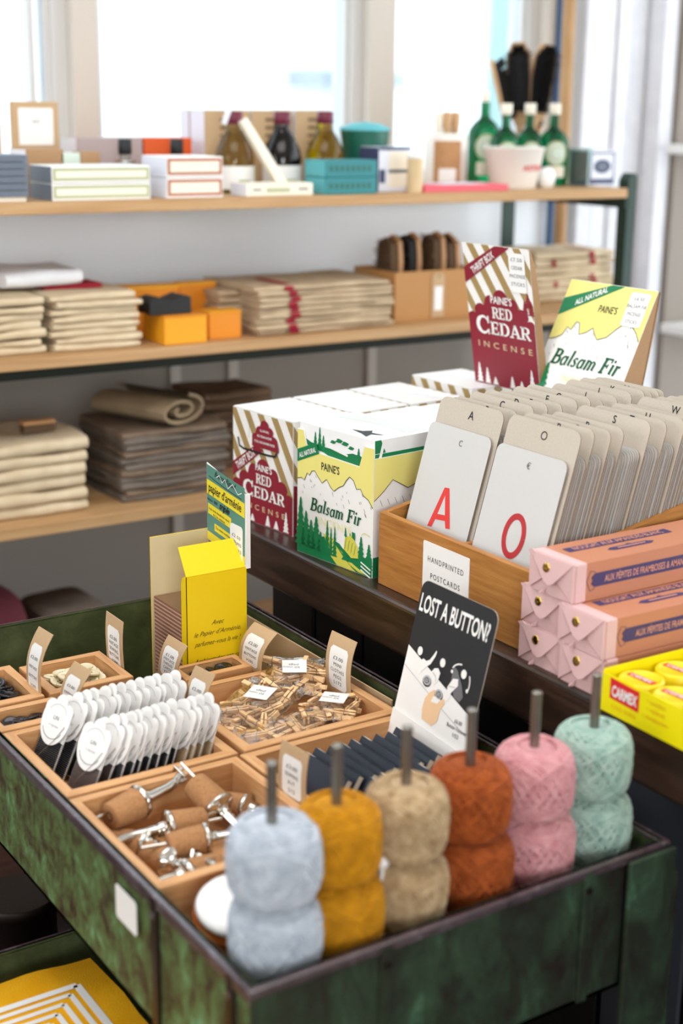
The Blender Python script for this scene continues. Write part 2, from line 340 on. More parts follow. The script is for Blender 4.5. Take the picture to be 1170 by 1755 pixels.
def fir(mb, u, v, w, h, mat, M=FRONT, lift=.0007, n=6):
    L, Rr = [], []
    for i in range(n):
        t = i/n; ww = w/2*(1-t)**.8
        L += [(u-ww, v+h*(t+.02)), (u-ww*.55, v+h*(t+.85/n))]; Rr += [(u+ww, v+h*(t+.03)), (u+ww*.5, v+h*(t+.8/n))]
    mb.poly(Rr+[(u, v+h)]+L[::-1], mat, M, lift)
def ridge(pts, w, h): return [(a*w, b*h) for a, b in pts]
# ------------------------------------------------------------------ the room
FL = -0.87; WY = 2.0
def X(px, py=100, y=WY): return at(px, py, y=y).x
b = MB(); b.box(-3.2, 3.2, -3.2, WY+.2, FL-.05, FL, 'floor_wood'); struct(b, 'floor')
b = MB(); b.box(-3.2, 3.2, -3.2, WY+.2, 1.85, 1.9, 'ceiling_paint'); struct(b, 'ceiling')
b = MB(); b.box(-3.2, 3.2, -3.2, -3.1, FL, 1.85, 'cream_paint'); struct(b, 'wall_front')
b = MB(); b.box(-3.2, -3.1, -3.1, -.9, FL, 1.85, 'cream_paint'); b.box(-3.2, -3.1, 1.2, 2.2, FL, 1.85, 'cream_paint'); b.box(-3.2, -3.1, -.9, 1.2, FL, .5, 'cream_paint'); b.box(-3.2, -3.1, -.9, 1.2, 1.7, 1.85, 'cream_paint'); struct(b, 'wall_left')
SILL = .50; TOPW = 1.6
cols = [(-3.2, -.9), (-.28, -.05), (X(97), X(173)), (X(610), X(680)), (X(912), X(958))]
b = MB(); ZDADO = at(550, 480, y=WY).z; b.box(-3.2, 2.16, WY, WY+.12, ZDADO, SILL, 'wall_paint'); b.box(-3.2, 2.16, WY, WY+.12, FL, ZDADO, 'dado_shade'); b.box(-3.2, 2.16, WY, WY+.12, TOPW, 1.85, 'wall_paint')  # darker grey low on the wall: shade behind the shelves put into the colour
b.box(-3.2, -.9, WY, WY+.12, SILL, TOPW, 'wall_paint'); struct(b, 'wall_back')
b = MB(); b.box(-1.0, 2.1, WY-.05, WY+.0, SILL-.03, SILL, 'frame_paint'); struct(b, 'trim_1', bevel=.003)
for k, (x0, x1) in enumerate(cols[1:]):
    b = MB(); b.box(x0, x1, WY+.02, WY+.1, SILL, TOPW, 'frame_paint'); b.box(x0+.03, x1-.012, WY-.012, WY+.02, SILL, TOPW, 'cream_paint'); struct(b, 'trim_%d' % (k+2), bevel=.002)
edges = [(-.9, -.28), (-.05, cols[2][0]), (cols[2][1], cols[3][0]), (cols[3][1], cols[4][0])]
for k, (x0, x1) in enumerate(edges):
    b = MB(); w = .012
    b.box(x0, x0+w, WY+.03, WY+.07, SILL, TOPW, 'frame_paint'); b.box(x1-w, x1, WY+.03, WY+.07, SILL, TOPW, 'frame_paint')
    b.box(x0, x1, WY+.03, WY+.07, SILL, SILL+.012, 'frame_paint'); b.box(x0, x1, WY+.03, WY+.07, TOPW-.012, TOPW, 'frame_paint')
    if k == 1: xm = X(66); b.box(xm-.006, xm+.006, WY+.035, WY+.065, SILL, TOPW, 'frame_paint')
    fr = struct(b, 'window_%d' % (k+1))
    g = MB(); g.box(x0+w, x1-w, WY+.048, WY+.052, SILL+.012, TOPW-.012, 'window_glass'); g.build('pane', fr)
# panelling below the windows: stiles and rails of raised frames
b = MB()
for x0, x1 in ((.35, X(302, 650)), (X(302, 650)+.0081, X(401, 650)), (X(401, 650)+.0081, X(640, 480)), (X(640, 480)+.0081, 2.1)):
    zt = at(550, 468, y=WY).z; z0 = -.72
    for za, zb in ((zt-.022, zt), (z0, z0+.022)): b.box(x0, x1, WY-.014, WY, za, zb, 'dado_shade')
    for xa in (x1-.018,): b.box(xa, xa+.026, WY-.008, WY, z0, zt-.022, 'dado_light')
struct(b, 'trim_7', bevel=.002)
b = MB(); b.box(-3.1, 2.14, WY-.018, WY, FL, FL+.12, 'frame_paint'); struct(b, 'baseboard_back', bevel=.003)
# right of the window: blue strip coloured in for a reflection on the frame edge, white boarded jamb and the greige breast with its shelves
b = MB(); b.box(X(944), X(952), WY-.03, WY-.012, SILL-.25, TOPW, 'blue_reflection'); struct(b, 'trim_8')
b = MB(); xa, xb = X(985), X(1108, 300)
b.box(xa, xb, WY-.02, WY+.12, FL, 1.85, 'frame_paint')
n = 5
for i in range(n):
    x0 = xa+(xb-xa)*i/n; x1 = xa+(xb-xa)*(i+1)/n
    b.box(x0+.003, x1-.003, WY-.02-(.008 if i % 2 else .014)-(.05 if i == n-1 else 0), WY-.02, FL, 1.85, 'curtain_cloth')
struct(b, 'trim_9', bevel=.004)
b = MB(); b.box(xb, 3.2, WY-.1, WY+.2, FL, 1.85, 'greige_paint'); struct(b, 'wall_right')
p1 = at(1140, 255, y=WY-.102); p2 = at(1130, 562, y=WY-.102)
for p, l in ((p1, 'upper white shelf board on the greige wall at the right edge'), (p2, 'lower white shelf board on the greige wall at the right edge')):
    b = MB(); b.box(0, .8, 0, .118, -.012, .012, 'white_gloss'); o = b.build('wall_shelf', bevel=.003, loc=(p.x, 1.78, p.z)); tag(o, l, 'shelf', 'white wall shelves')
a0 = at(976, 0, y=WY-.07); a1 = at(958, 420, y=WY-.12)
d = (a1-a0); foot = a0+d*((FL-a0.z)/d.z)
b = MB(); b.tube([foot, a0+(a0-foot)*.02], .016, 'pole_wood', 10); tag(b.build('wooden_pole'), 'slim bare wooden pole leaning in the corner right of the window', 'pole')
# outside
b = MB(); b.box(-12, 18, WY+.5, 40, -1.6, -1.5, 'pavement'); struct(b, 'ground')
t = thing('building', 'pale sunlit building across the street behind the middle window', 'building', (7.0, 14, -1.5))
b = MB(); b.box(-9, 11, 0, 4, 0, 9, 'facade'); b.build('wall', t)
q0 = at(500, 148, y=13.9); q1 = at(608, 122, y=13.9)
b = MB(); b.box(q0.x-7, q1.x-7+.6, -.3, 0, q0.z+1.5, q1.z+1.5, 'facade_grey'); b.build('awning', t)
q0 = at(855, 90, y=13.8); q1 = at(908, 0, y=13.8)
b = MB(); b.box(q0.x-7, q1.x-7+.9, -.1, 0, 0, 8, 'facade_teal'); b.build('shopfront', t)
# ------------------------------------------------------------------ wooden bench with its panelled base
t = thing('bench', 'dark stained wooden bench with a thick worn top carrying the incense boxes and card file', 'bench', (.48, .9, FL))
b = MB(); b.box(0, .62, -1.5, 0, .013-FL, .0795-FL, 'bench_wood'); b.build('bench_top', t, bevel=.006, seg=3)
b = MB(); b.box(.05, .58, -1.46, -.045, 0, .0125-FL, 'shaded_panel')
for i in range(12): b.box(.042, .05, -1.45+i*.118, -1.45+i*.118+.108, .02, .0, 'grey_panel') if False else b.box(.044, .05, -1.45+i*.118, -1.45+i*.118+.11, .05, .0125-FL-.02, 'grey_panel' if i < 6 else 'shaded_panel')  # far panels and base near black: shade under the bench put into the colour
b.build('panelled_base', t, bevel=.002)
# ------------------------------------------------------------------ metal shelving rack behind
SX0, SX1, SY0, SY1 = -.55, 1.80, 1.5, 1.88
t = thing('shelving_rack', 'long dark green metal shelving rack with three wooden boards in front of the window', 'shelving', (SX1, SY0, FL))
B1, B2, B3 = .4735, .2115, -.087
def loc_box(mb, x0, x1, y0, y1, z0, z1, m): mb.box(x0-SX1, x1-SX1, y0-SY0, y1-SY0, z0-FL, z1-FL, m)
for z, th in ((B1, .0205), (B2, .0195), (B3, .0215), (-.46, .02)):
    b = MB(); loc_box(b, SX0, SX1, SY0, SY1, z, z+th, 'shelf_wood'); b.build('shelf_board', t, bevel=.0015)
for z in (B2, -.46):
    b = MB(); loc_box(b, SX0, SX1, SY0+.002, SY0+.008, z-.016, z-.0002, 'rail_green'); loc_box(b, SX0, SX1, SY1-.008, SY1-.002, z-.016, z-.0002, 'rail_green'); b.build('front_rail', t)
for z in (B1, B2, B3, -.46):
    b = MB(); loc_box(b, SX1-.004, SX1+.004, SY0, SY1, z-.022, z-.0005, 'rack_green'); b.build('side_rail', t)
b = MB(); zt = at(1090, 297, y=SY0).z
pf = [(SX1+.001, FL), (SX1+.026, FL), (SX1+.026, zt-.006), (SX1+.020, zt), (SX1+.012, zt), (SX1+.001, zt-.014)]
b.ext([(x-SX1, z-FL) for x, z in pf], -.03, .0, 'rack_green'); b.build('post', t, bevel=.0015)
b = MB(); loc_box(b, SX1-.034, SX1+.004, SY1+.001, SY1+.006, FL, B1-.001, 'rack_green'); b.build('post', t)
for y0, y1 in ((SY0-.001, SY0-.006), (SY1+.006, SY1+.001)):
    b = MB(); loc_box(b, SX0, SX0+.03, y1, y0, FL, B1-.001, 'rack_green'); b.build('post', t)
# ------------------------------------------------------------------ green metal trays and their stand
W, L, H = .44, .868, .138
def make_tray(name, label, loc, z_h, grp):
    t = thing(name, label, 'tray', loc, 0, grp)
    b = MB(); th = .004
    b.box(0, W, 0, L, 0, th, 'tray_inner')
    b.box(th, W-th, L-th, L, th, z_h, 'tray_inner'); b.build('tray_bottom', t)
    b = MB(); b.box(0, W, -.0, th, 0, z_h, 'tray_green_shaded'); b.build('front_panel', t)
    b = MB(); b.box(0, th, th, L, 0, z_h, 'tray_green'); b.build('side_panel', t)
    b = MB(); b.box(W-th, W, th, L, 0, z_h, 'tray_inner'); b.build('side_panel', t)
    b = MB(); r = .005
    b.box(-r, th+.001, -r, L+r, z_h-.004, z_h, 'rim_metal'); b.box(W-th-.001, W+r, -r, L+r, z_h-.004, z_h, 'rim_metal')
    b.box(th, W-th, -r, th+.001, z_h-.004, z_h, 'rim_metal'); b.box(th, W-th, L-th, L+r, z_h-.004, z_h, 'rim_metal')
    b.box(-.0035, -.0002, -.003, L, z_h-.014, z_h-.004, 'rim_metal'); b.box(0, W, -.0035, -.0002, z_h-.010, z_h-.004, 'rim_metal')
    b.build('rim', t, bevel=.0018)
    for x in (.125, .345):
        b = MB(); b.box(x-.006, x+.006, -.004, 0, .002, z_h-.004, 'tray_green_shaded'); b.tube([(x, -.005, z_h-.022), (x, -.0035, z_h-.022)], .004, 'dark_metal'); b.build('strap', t, bevel=.001)
    for y in (.165, .03):
        b = MB(); b.box(-.004, 0, y-.006, y+.006, .002, z_h-.004, 'dark_metal'); b.tube([(-.005, y, z_h-.022), (-.0035, y, z_h-.022)], .004, 'rim_metal'); b.build('strap', t, bevel=.001)
    return t
tr = make_tray('metal_tray', 'upper green patinated metal tray holding the wooden boxes and yarn', (0, 0, -H), H, 'green metal trays')
b = MB(); M = lambda u, v, w: (-w-.0045, -u, v+H)
b.ext(rrect(-.2395, -.1965, -.0595, -.0255, .004), 0, .0006, 'label_white', M); lb = b.build('price_label', tr); lb['label'] = 'blank white rounded label on the tray side'
b = MB(); b.box(.4265, .4285, .42, .85, .0047, H-.010, 'kraft'); lb = b.build('card_liner', tr); lb['label'] = 'tan cardboard strip lining the right inner side'
LT = (-.15, -.34, -.385)
make_tray('metal_tray', 'lower green metal tray at bottom left holding yellow cloths', LT, .135, 'green metal trays')
t = thing('tray_stand', 'dark green iron stand with a corner post carrying the two metal trays', 'stand', (W, 0, FL))
b = MB(); b.box(-.052, .006, -.012, -.0065, 0, -FL-.004, 'tray_green_shaded'); b.box(.0062, .011, -.012, .04, 0, -FL-.03, 'tray_green_shaded'); b.build('post', t, bevel=.0015)
b = MB(); b.box(.0062, .011, L-.04, L+.012, 0, -FL-.03, 'tray_green_shaded'); b.box(-.04, .006, L+.0065, L+.012, 0, -FL-.03, 'tray_green_shaded'); b.build('post', t, bevel=.0015)
b = MB(); b.box(-.49, -.44, L+.0065, L+.012, 0, -FL-.03, 'tray_green_shaded'); b.build('post', t)
b = MB(); b.box(-W-.02, .005, .02, .04, -FL-H-.012, -FL-H-.0005, 'dark_metal'); b.box(-W-.02, .005, L-.04, L-.02, -FL-H-.012, -FL-H-.0005, 'dark_metal'); b.box(.004, .0062, .02, L-.02, -FL-H-.03, -FL-H-.0005, 'dark_metal'); b.build('rail', t)
b = MB(); b.box(LT[0]-W-.02, .005, -.2, -.18, LT[2]-FL-.012, LT[2]-FL-.0005, 'dark_metal'); b.box(LT[0]-W-.02, .005, .42, .44, LT[2]-FL-.012, LT[2]-FL-.0005, 'dark_metal'); b.build('rail', t)
b = MB(); b.box(LT[0]-W-.2, .004, .54, L+.3, -.40-FL-.02, -.40-FL, 'dark_board'); b.build('lower_board', t, bevel=.002)
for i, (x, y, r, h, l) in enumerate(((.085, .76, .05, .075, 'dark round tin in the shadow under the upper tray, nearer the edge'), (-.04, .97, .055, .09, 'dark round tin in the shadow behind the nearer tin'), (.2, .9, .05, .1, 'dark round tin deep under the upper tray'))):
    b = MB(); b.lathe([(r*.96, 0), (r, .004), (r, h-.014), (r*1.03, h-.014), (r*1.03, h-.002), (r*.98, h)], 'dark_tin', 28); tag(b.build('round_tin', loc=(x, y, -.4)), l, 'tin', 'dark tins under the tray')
# yellow cloths in the lower tray
def fold_slab(name, w, d, t, mat, seed, wav=.003, slit=True, drape=0):
    """a folded cloth: rounded fold along the front edge, layers open at the sides, soft wavy surface"""
    r = random.Random(seed); b = MB(); nx, ny = 14, 10; ph = [r.uniform(0, 6.3) for _ in range(6)]
    def hz(x, y): return wav*(math.sin(x*18+ph[0])*math.sin(y*14+ph[1])+.6*math.sin(x*37+y*21+ph[2]))
    prof = []                                             # y-z outline, fold at the front
    for i in range(9): a = R(90+180*i/8); prof.append((t*.5*math.cos(a)+t*.5, t*.5+t*.5*math.sin(a)))
    prof = prof[::1]
    ys = [p[0] for p in prof]
    ring = [(d-.001, t)]+[(d*(1-k/ny), t) for k in range(1, ny) if d*(1-k/ny) > t]+prof+[(d*k/ny, 0) for k in range(1, ny) if d*k/ny > t]+[(d-.001, 0), (d, t*.2), (d-.004, t*.45), (d, t*.55), (d, t*.9)]
    n = len(ring); vs = []
    for i in range(nx+1):
        x = -w/2+w*i/nx; e = 1-abs(2*i/nx-1)**8*.06
        for (y, z) in ring:
            jy = .003*math.sin(x*30+ph[3])+.0015*math.sin(x*83+ph[4])
            vs.append((x*1.0+.002*math.sin(y*40+ph[5]), y+jy, (z-t/2)*e+t/2+hz(x, y)*(z/t)))
    fs = [(i*n+k, i*n+(k+1) % n, (i+1)*n+(k+1) % n, (i+1)*n+k) for i in range(nx) for k in range(n)]
    b.mesh(vs, fs, mat, True); b.mesh(vs[:n], [tuple(range(n))], mat); b.mesh(vs[-n:], [tuple(reversed(range(n)))], mat)
    return b
z0 = LT[2]+.0045
for i, (mat, t, dx, dy, l) in enumerate((('scarlet_cloth', .036, .004, .0, 'red folded cloth lying at the bottom of the lower tray under the yellow cloths'),
        ('yellow_cloth', .040, -.001, .004, 'plain yellow cloth folded directly under the printed one'), ('yellow_cloth', .042, 0, .0, 'topmost yellow cloth printed with nested white lines in the lower tray'))):
    sh = fold_slab('c', .205, .80, t, mat, 40+i, .0012 if i < 2 else .0003)
    if i == 2:
        for k in range(5):
            o = .036+k*.0125; w_ = .0085 if k == 0 else .0062
            for pts in ([(.1025-o, .01), (.1025-o, .79-o)], [(.1025-o, .79-o), (-.1, .79-o)]):
                seg = []
                for q in range(17):
                    f = q/16; seg.append((pts[0][0]+(pts[1][0]-pts[0][0])*f, pts[0][1]+(pts[1][1]-pts[0][1])*f))
                line(sh, seg, w_, 'white_card', lambda u, v, w: (u, v, t+w), .0009)
    o = sh.build('folded_cloth', loc=(-.034+dx, -.318+dy, z0)); tag(o, l, 'cloth', 'cloths in the lower tray'); z0 += t+.0025
# ------------------------------------------------------------------ wooden boxes in the upper tray
TB = -H+.0045; WT = -.012
def wooden_box(label, x0, x1, y0, y1, inner, th=.012):
    b = MB(); w, d, h = x1-x0, y1-y0, WT-TB
    vs = []; o = [(0, 0), (w, 0), (w, d), (0, d)]; n = [(th, th), (w-th, th), (w-th, d-th), (th, d-th)]
    zf = inner-TB
    V = [(x, y, 0) for x, y in o]+[(x, y, h) for x, y in o]+[(x, y, h) for x, y in n]+[(x, y, zf) for x, y in n]
    b.mesh(V, [(3, 2, 1, 0), (0, 1, 5, 4), (2, 3, 7, 6), (4, 5, 9, 8), (6, 7, 11, 10), (9, 8, 12, 13), (11, 10, 14, 15), (12, 15, 14, 13)][:8], 'beech')
    b.mesh(V, [(1, 2, 6, 5), (3, 0, 4, 7), (5, 6, 10, 9), (7, 4, 8, 11), (10, 9, 13, 14), (8, 11, 15, 12)], 'beech_y')
    o = b.build('wooden_box', bevel=.0012, loc=(x0, y0, TB)); return tag(o, label, 'box', 'wooden boxes in the green tray')
G = (.0095, .203, .188, .388); HB = (.2075, .415, .190, .389); D = (.0125, .2085, .394, .572); E_ = (.2165, .419, .394, .584)
C_ = (.0095, .099, .577, .640); A_ = (.006, .0925, .648, .760); B_ = (.0995, .206, .648, .748); F_ = (.2545, .346, .604, .649)
wooden_box('beech box of cork bottle pourers, nearest the left corner', *G, -.062)
wooden_box('beech box of dark booklets in front of the button card', *HB, -.055)
wooden_box('beech box filled with two rows of thread cards', *D, -.060)
wooden_box('beech box of bagged clothes pegs', *E_, -.044)
wooden_box('small beech box of dark buttons left of the thread cards', *C_, -.034)
wooden_box('beech box of black buttons at the far left edge', *A_, -.030)
wooden_box('beech box of cream buttons against the back of the tray', *B_, -.034)
wooden_box('narrow beech box of black buttons in front of the yellow carton', *F_, -.028, .009)
# price tags of kraft card with a white label
def price_tag(label, x, bl, br, tl, lines, curl=.006, zb=-.03, lean=0.0, lift=0):
    """bl, br, tl: (y, z) of the card's corners in the plane x"""
    uy, uz = br[0]-bl[0], br[1]-bl[1]; vy, vz = tl[0]-bl[0], tl[1]-bl[1]
    wd = math.hypot(uy, uz); ht = math.hypot(vy, vz)
    t = thing('price_tag', label, 'price tag', (x, (bl[0]+br[0])/2, (bl[1]+br[1])/2), 0, 'kraft price tags in the tray')
    cy, cz = (bl[0]+br[0])/2, (bl[1]+br[1])/2
    def M(u, v, w):                       # u 0..1 across, v 0..1 up
        return (lean*v-curl*math.sin(max(v, 0)*2.6)*1.0+curl*1.3*max(0, v-.55)**2*4-w, bl[0]+uy*u+vy*v-cy, bl[1]+uz*u+vz*v-cz)
    b = MB(); N = 10
    b.grid(0, 1, 0, 1, 4, N, 'kraft', M, .0004, False); b.grid(0, 1, 0, 1, 4, N, 'kraft_dark', M, -.0004, True)
    for j in range(N):
        for u in (0, 1):
            q = [M(u, j/N, -.0004), M(u, j/N, .0004), M(u, (j+1)/N, .0004), M(u, (j+1)/N, -.0004)]; b.face(q if u else q[::-1], 'kraft')
    b.face([M(0, 1, .0004), M(1, 1, .0004), M(1, 1, -.0004), M(0, 1, -.0004)], 'kraft')
    b.build('card', t)
    b = MB(); u0, u1, v0, v1 = .14, .84, .22, .84
    for j in range(12):                   # rounded label in horizontal strips
        va, vb = v0+(v1-v0)*j/12, v0+(v1-v0)*(j+1)/12
        def ins(v):
            d = min(v-v0, v1-v)*ht; r = .004
            return (r-math.sqrt(max(0, r*r-(r-d)**2)) if d < r else 0)/wd
        a, c = ins(va), ins(vb)
        b.face([M(u0+a, va, .0006), M(u1-a, va, .0006), M(u1-c, vb, .0006), M(u0+c, vb, .0006)], 'label_white')
    MM = lambda u, v, w: M(u/wd, v/ht, w)
    um = (u0+u1)/2*wd; n = len(lines)
    for i, s in enumerate(lines):
        v = (v1-.16-(v1-v0-.26)*i/max(1, n-1))*ht-.002
        b.text(s, um, v, .0062, 'black_print', MM, .0008, 0, 0, 1, 1.15 if i else 1, 0, min((u1-u0)*wd*.8, len(s)*.0041))
    b.build('label', t); return t
price_tag('kraft price tag between the boxes of black and cream buttons, far left', .096, (.706, -.045), (.662, -.042), (.676, .063), ['£2.00', 'VINTAGE', 'BUTTONS', 'V205'], .008)
price_tag('tall kraft price tag against the tray back, right of the cream buttons', .2095, (.727, -.04), (.678, -.04), (.732, .045), ['£2.00', 'VINTAGE', 'SEWING', 'BUTTONS', 'V204'], .002)
price_tag('kraft price tag standing just left of the white thread cards', .1045, (.636, -.04), (.588, -.036), (.590, .047), ['£3.00', 'VINTAGE', 'BUTTONS', 'V206'], .006)
price_tag('kraft price tag leaning on the yellow carton behind the thread cards', .2495, (.672, -.035), (.622, -.034), (.643, .034), ['£1.00', 'VINTAGE', 'THREAD', 'CARDS', 'V200'], .004)
price_tag('kraft price tag at the right end of the thread cards, mostly hidden behind them', .2125, (.530, -.03), (.484, -.026), (.501, .050), ['£2.00', 'LINEN', 'THREAD'], .004)
price_tag('kraft price tag behind the pegs, right of the yellow carton', .3495, (.643, -.03), (.588, -.028), (.612, .041), ['£2.00', 'VINTAGE', 'BUTTONS', 'V205'], .008)
price_tag('kraft price tag at the right rim above the bagged pegs', .4075, (.527, -.04), (.473, -.038), (.523, .047), ['£3.00', 'MINI', 'CLOTHES', 'PEGS', 'L172'], .005)
price_tag('kraft price tag between the cork pourers and the dark booklets', .2052, (.302, -.03), (.250, -.026), (.2995, .041), ['£3.00', 'SEWING', 'KIT', 'S12'], .002)
# ------------------------------------------------------------------ buttons
def button_mesh(r, h, mat, rim):
    b = MB(); b.lathe([(r*.55, 0), (r*.9, h*.15), (r, h*.5), (r*.97, h*.85), (r*.86, h), (r*.7, h*.72), (r*.3, h*.6), (0.0001, h*.58)], mat, 20)
    for i in range(4):
        a = R(45+90*i); b.poly(circ(r*.24*math.cos(a), r*.24*math.sin(a), r*.09, 8), rim, ident, h*.72)
    return b
def pile(label, group, mat, hole, r, pts, first=[None]):
    proto = None
    for i, (x, y, z, rx, ry) in enumerate(pts):
        if proto is None: o = proto = button_mesh(r, r*.32, mat, hole).build('button')
        else: o = proto.copy(); col.objects.link(o)
        o.location = (x, y, z); o.rotation_euler = (rx, ry, i*1.3); tag(o, label, 'button', group)
def heap(x0, x1, y0, y1, z, nx, ny, r, seed, layers=2):
    q = random.Random(seed); out = []
    for l in range(layers):
        for i in range(nx-l):
            for j in range(ny-l):
                out.append((x0+r+(x1-x0-2*r)*(i+.5*l)/max(1, nx-1)+q.uniform(-.002, .002), y0+r+(y1-y0-2*r)*(j+.5*l)/max(1, ny-1)+q.uniform(-.002, .002), z+.0035+l*.0072, q.uniform(-.3, .3), q.uniform(-.3, .3)))
    return out
pile('small cream vintage button heaped in the wooden box at the back', 'cream buttons', 'cream_button', 'cork_dark', .0125, heap(.112, .194, .660, .736, -.0335, 5, 4, .0125, 3, 3))
pile('glossy black button heaped in the wooden box at the far left edge', 'black buttons at the far left', 'black_button', 'dark_metal', .013, heap(.019, .080, .661, .747, -.0295, 4, 4, .013, 4, 2))
pile('dark brown button heaped in the small box left of the thread cards', 'dark brown buttons', 'brown_button', 'dark_metal', .0105, heap(.022, .087, .590, .627, -.0335, 5, 3, .0105, 5, 2))
pile('small black button in the narrow box before the yellow carton', 'black buttons in the narrow box', 'black_button', 'dark_metal', .008, heap(.264, .336, .613, .640, -.0275, 6, 2, .008, 6, 2))
# ------------------------------------------------------------------ cards of darning thread: white scalloped top, thread wound below
def thread_card(wrap):
    t = thing('thread_card', '', 'thread card')
    b = MB(); w = .0245
    out = arc(0, .070, w, .029, -150, 12, 16)
    out += arc(.0145, .079, .0100, .0105, -20, 120, 7)+arc(0, .087, .0105, .0105, 10, 170, 8)+arc(-.0145, .079, .0100, .0105, 60, 200, 7)
    out += arc(0, .070, w, .029, 168, 205, 6)
    b.ext(out, .0034, .0044, 'thread_white', FRONT, 'card_white'); FT = off(FRONT, 0, 0, .0044)
    b.box(-.0205, .0205, -.0011, .0011, .0005, .070, 'thread_white')
    line(b, arc(0, .062, .018, .014, 200, 340, 10), .0007, 'grey_print', FT, .0004); line(b, arc(0, .074, .016, .012, 20, 160, 8), .0006, 'light_grey_print', FT, .0004)
    b.text('LIN', 0, .069, .0062, 'grey_print', FT, .0004, 0, 0, 1, 1.1); b.text('à repriser', 0, .061, .0045, 'light_grey_print', FT, .0004)
    b.build('card', t)
    b = MB(); n = 22
    for i in range(n):
        v = .002+.046*i/n; b.box(-.0205, .0205, -.0016, .003, v, v+.046/n*.86, wrap)
    b.box(-.02, .02, -.0011, .0025, .001, .0485, wrap); b.build('thread', t, bevel=.0004, seg=1)
    b = MB(); b.tube([(-.012, -.004, .012), (-.004, -.0058, .030), (.010, -.0056, .048), (.019, -.0052, .066)], .00035, 'wire', 5); b.build('loose_end', t); return t
PROT = {m: None for m in ('thread_black', 'thread_brown', 'thread_tan')}
def put_card(m, x, y, z, lean, yaw, label, group):
    if PROT[m] is None: o = PROT[m] = thread_card(m)
    else: o = copy_tree(PROT[m])
    o.location = (x, y, z); o.rotation_euler = (R(-lean), 0, R(-90+yaw)); tag(o, label, 'thread card', group)
ORD = ['first', 'second', 'third', 'fourth', 'fifth', 'sixth', 'seventh', 'eighth', 'ninth', 'tenth', 'eleventh', 'twelfth', 'thirteenth', 'fourteenth', 'fifteenth', 'sixteenth']
q = random.Random(11)
for k, (yc, mfirst, rowname) in enumerate(((.523, 'thread_black', 'back row'), (.4465, 'thread_brown', 'front row'))):
    n = 13; xs = [.033, .050]+[.066+.0107*i for i in range(n-2)] if k == 0 else [.042, .058]+[.071+.0105*i for i in range(n-2)]
    for i, x in enumerate(xs):
        m = mfirst if i < (3 if k == 0 else 2) else ('thread_black' if i < 9 else ('thread_tan' if k else 'thread_black'))
        nm = {'thread_black': 'black', 'thread_brown': 'brown', 'thread_tan': 'tan'}[m]
        put_card(m, x, yc+q.uniform(-.002, .002)+(.004 if i < 2 else 0), -.0565+q.uniform(0, .002), (27 if i < 2 else 21+q.uniform(-2, 2)), q.uniform(-3, 3)+9,
                 'white scalloped card of %s thread, %s from the left in the %s' % (nm, ORD[i], rowname), 'scalloped thread cards, '+rowname)
# ------------------------------------------------------------------ bags of small clothes pegs
def peg_mesh():
    b = MB()
    for s in (-1, 1):
        o = (lambda s: lambda u, v, w: (u, s*(.0006+v), w))(s)
        b.ext([(-.013, .001), (-.004, .0), (.004, .0004), (.013, .0), (.0135, .0022), (.0, .0032), (-.012, .0026)], -.0028, .0028, 'peg_wood', o)
    b.tube([(-.0008, -.0042, -.003), (-.0008, .0042, -.003), (.0008, .0042, .003), (.0008, -.0042, .003), (-.0008, -.0042, -.003)], .0004, 'steel', 5)
    return b
peg0 = None
def bag(cx, cy, cz, L_, W_, yaw, tilt, label, which, seed, has_label=True):
    global peg0
    t = thing('plastic_bag', label, 'bag', (cx, cy, cz), 0, 'bags of clothes pegs', rot=(0, R(tilt), R(yaw)))
    b = MB(); nx, ny = 16, 10; q = random.Random(seed); ph = [q.uniform(0, 6) for _ in range(4)]
    def zz(i, j):
        a, c = abs(2*i/nx-1), abs(2*j/ny-1); k = (1-a**3)*(1-c**3); f = min(1, (i/nx)/.8) 
        return .0105*k*(1 if i < nx*.8 else .25)
    for sg in (1, -1):
        vs = [(-L_/2+L_*i/nx, -W_/2+W_*j/ny, sg*(zz(i, j)+.0004)+.0012*math.sin(i*1.1+ph[0])*math.sin(j*1.3+ph[1])) for j in range(ny+1) for i in range(nx+1)]
        fs = []
        for j in range(ny):
            for i in range(nx):
                a = j*(nx+1)+i; f = (a, a+1, a+nx+2, a+nx+1); fs.append(f if sg > 0 else f[::-1])
        b.mesh(vs, fs, 'plastic_film', True)
    b.build('bag_film', t)
    b = MB()
    for dx in (.44, .455): b.box(L_*dx, L_*dx+.0012, -W_/2, W_/2, -.0012, .0016, 'plastic_film')
    b.build('zip_seal', t)
    if has_label:
        b = MB(); b.ext([(-.012, -.016), (.02, -.014), (.018, .016), (-.014, .013)], .0112, .0116, 'white_card', ident)
        b.text('50 mini', .002, .003, .007, 'grey_print', ident, .0118, rot=R(90)); b.text('pegs', .008, .001, .007, 'grey_print', ident, .0118, rot=R(90)); lb = b.build('paper_label', t); lb['label'] = 'white paper slip inside the bag'
    mat = Matrix.Translation((cx, cy, cz)) @ Matrix.Rotation(R(yaw), 4, 'Z') @ Matrix.Rotation(R(tilt), 4, 'Y')
    n = 0
    for i in range(6):
        for j in range(4):
            p = mat @ Vector((-L_*.38+L_*.64*i/5+q.uniform(-.004, .004), -W_*.36+W_*.72*j/3+q.uniform(-.004, .004), q.uniform(-.005, .0045)))
            if peg0 is None: o = peg0 = peg_mesh().build('clothes_peg')
            else: o = peg0.copy(); col.objects.link(o)
            o.location = p; o.rotation_euler = (q.uniform(-.4, .4)+R(90)*(n % 2), q.uniform(-.25, .25)+R(tilt), R(yaw)+q.choice([.2, 1.1, 1.5, 2.2, -.5])+q.uniform(-.3, .3))
            tag(o, 'tiny wooden clothes peg in %s' % which, 'peg', 'pegs in '+which); n += 1
bag(.300, .508, -.016, .115, .078, 32, -4, 'clear zip bag of wooden pegs, top left one with a white slip showing', 'the upper left clear bag', 1)
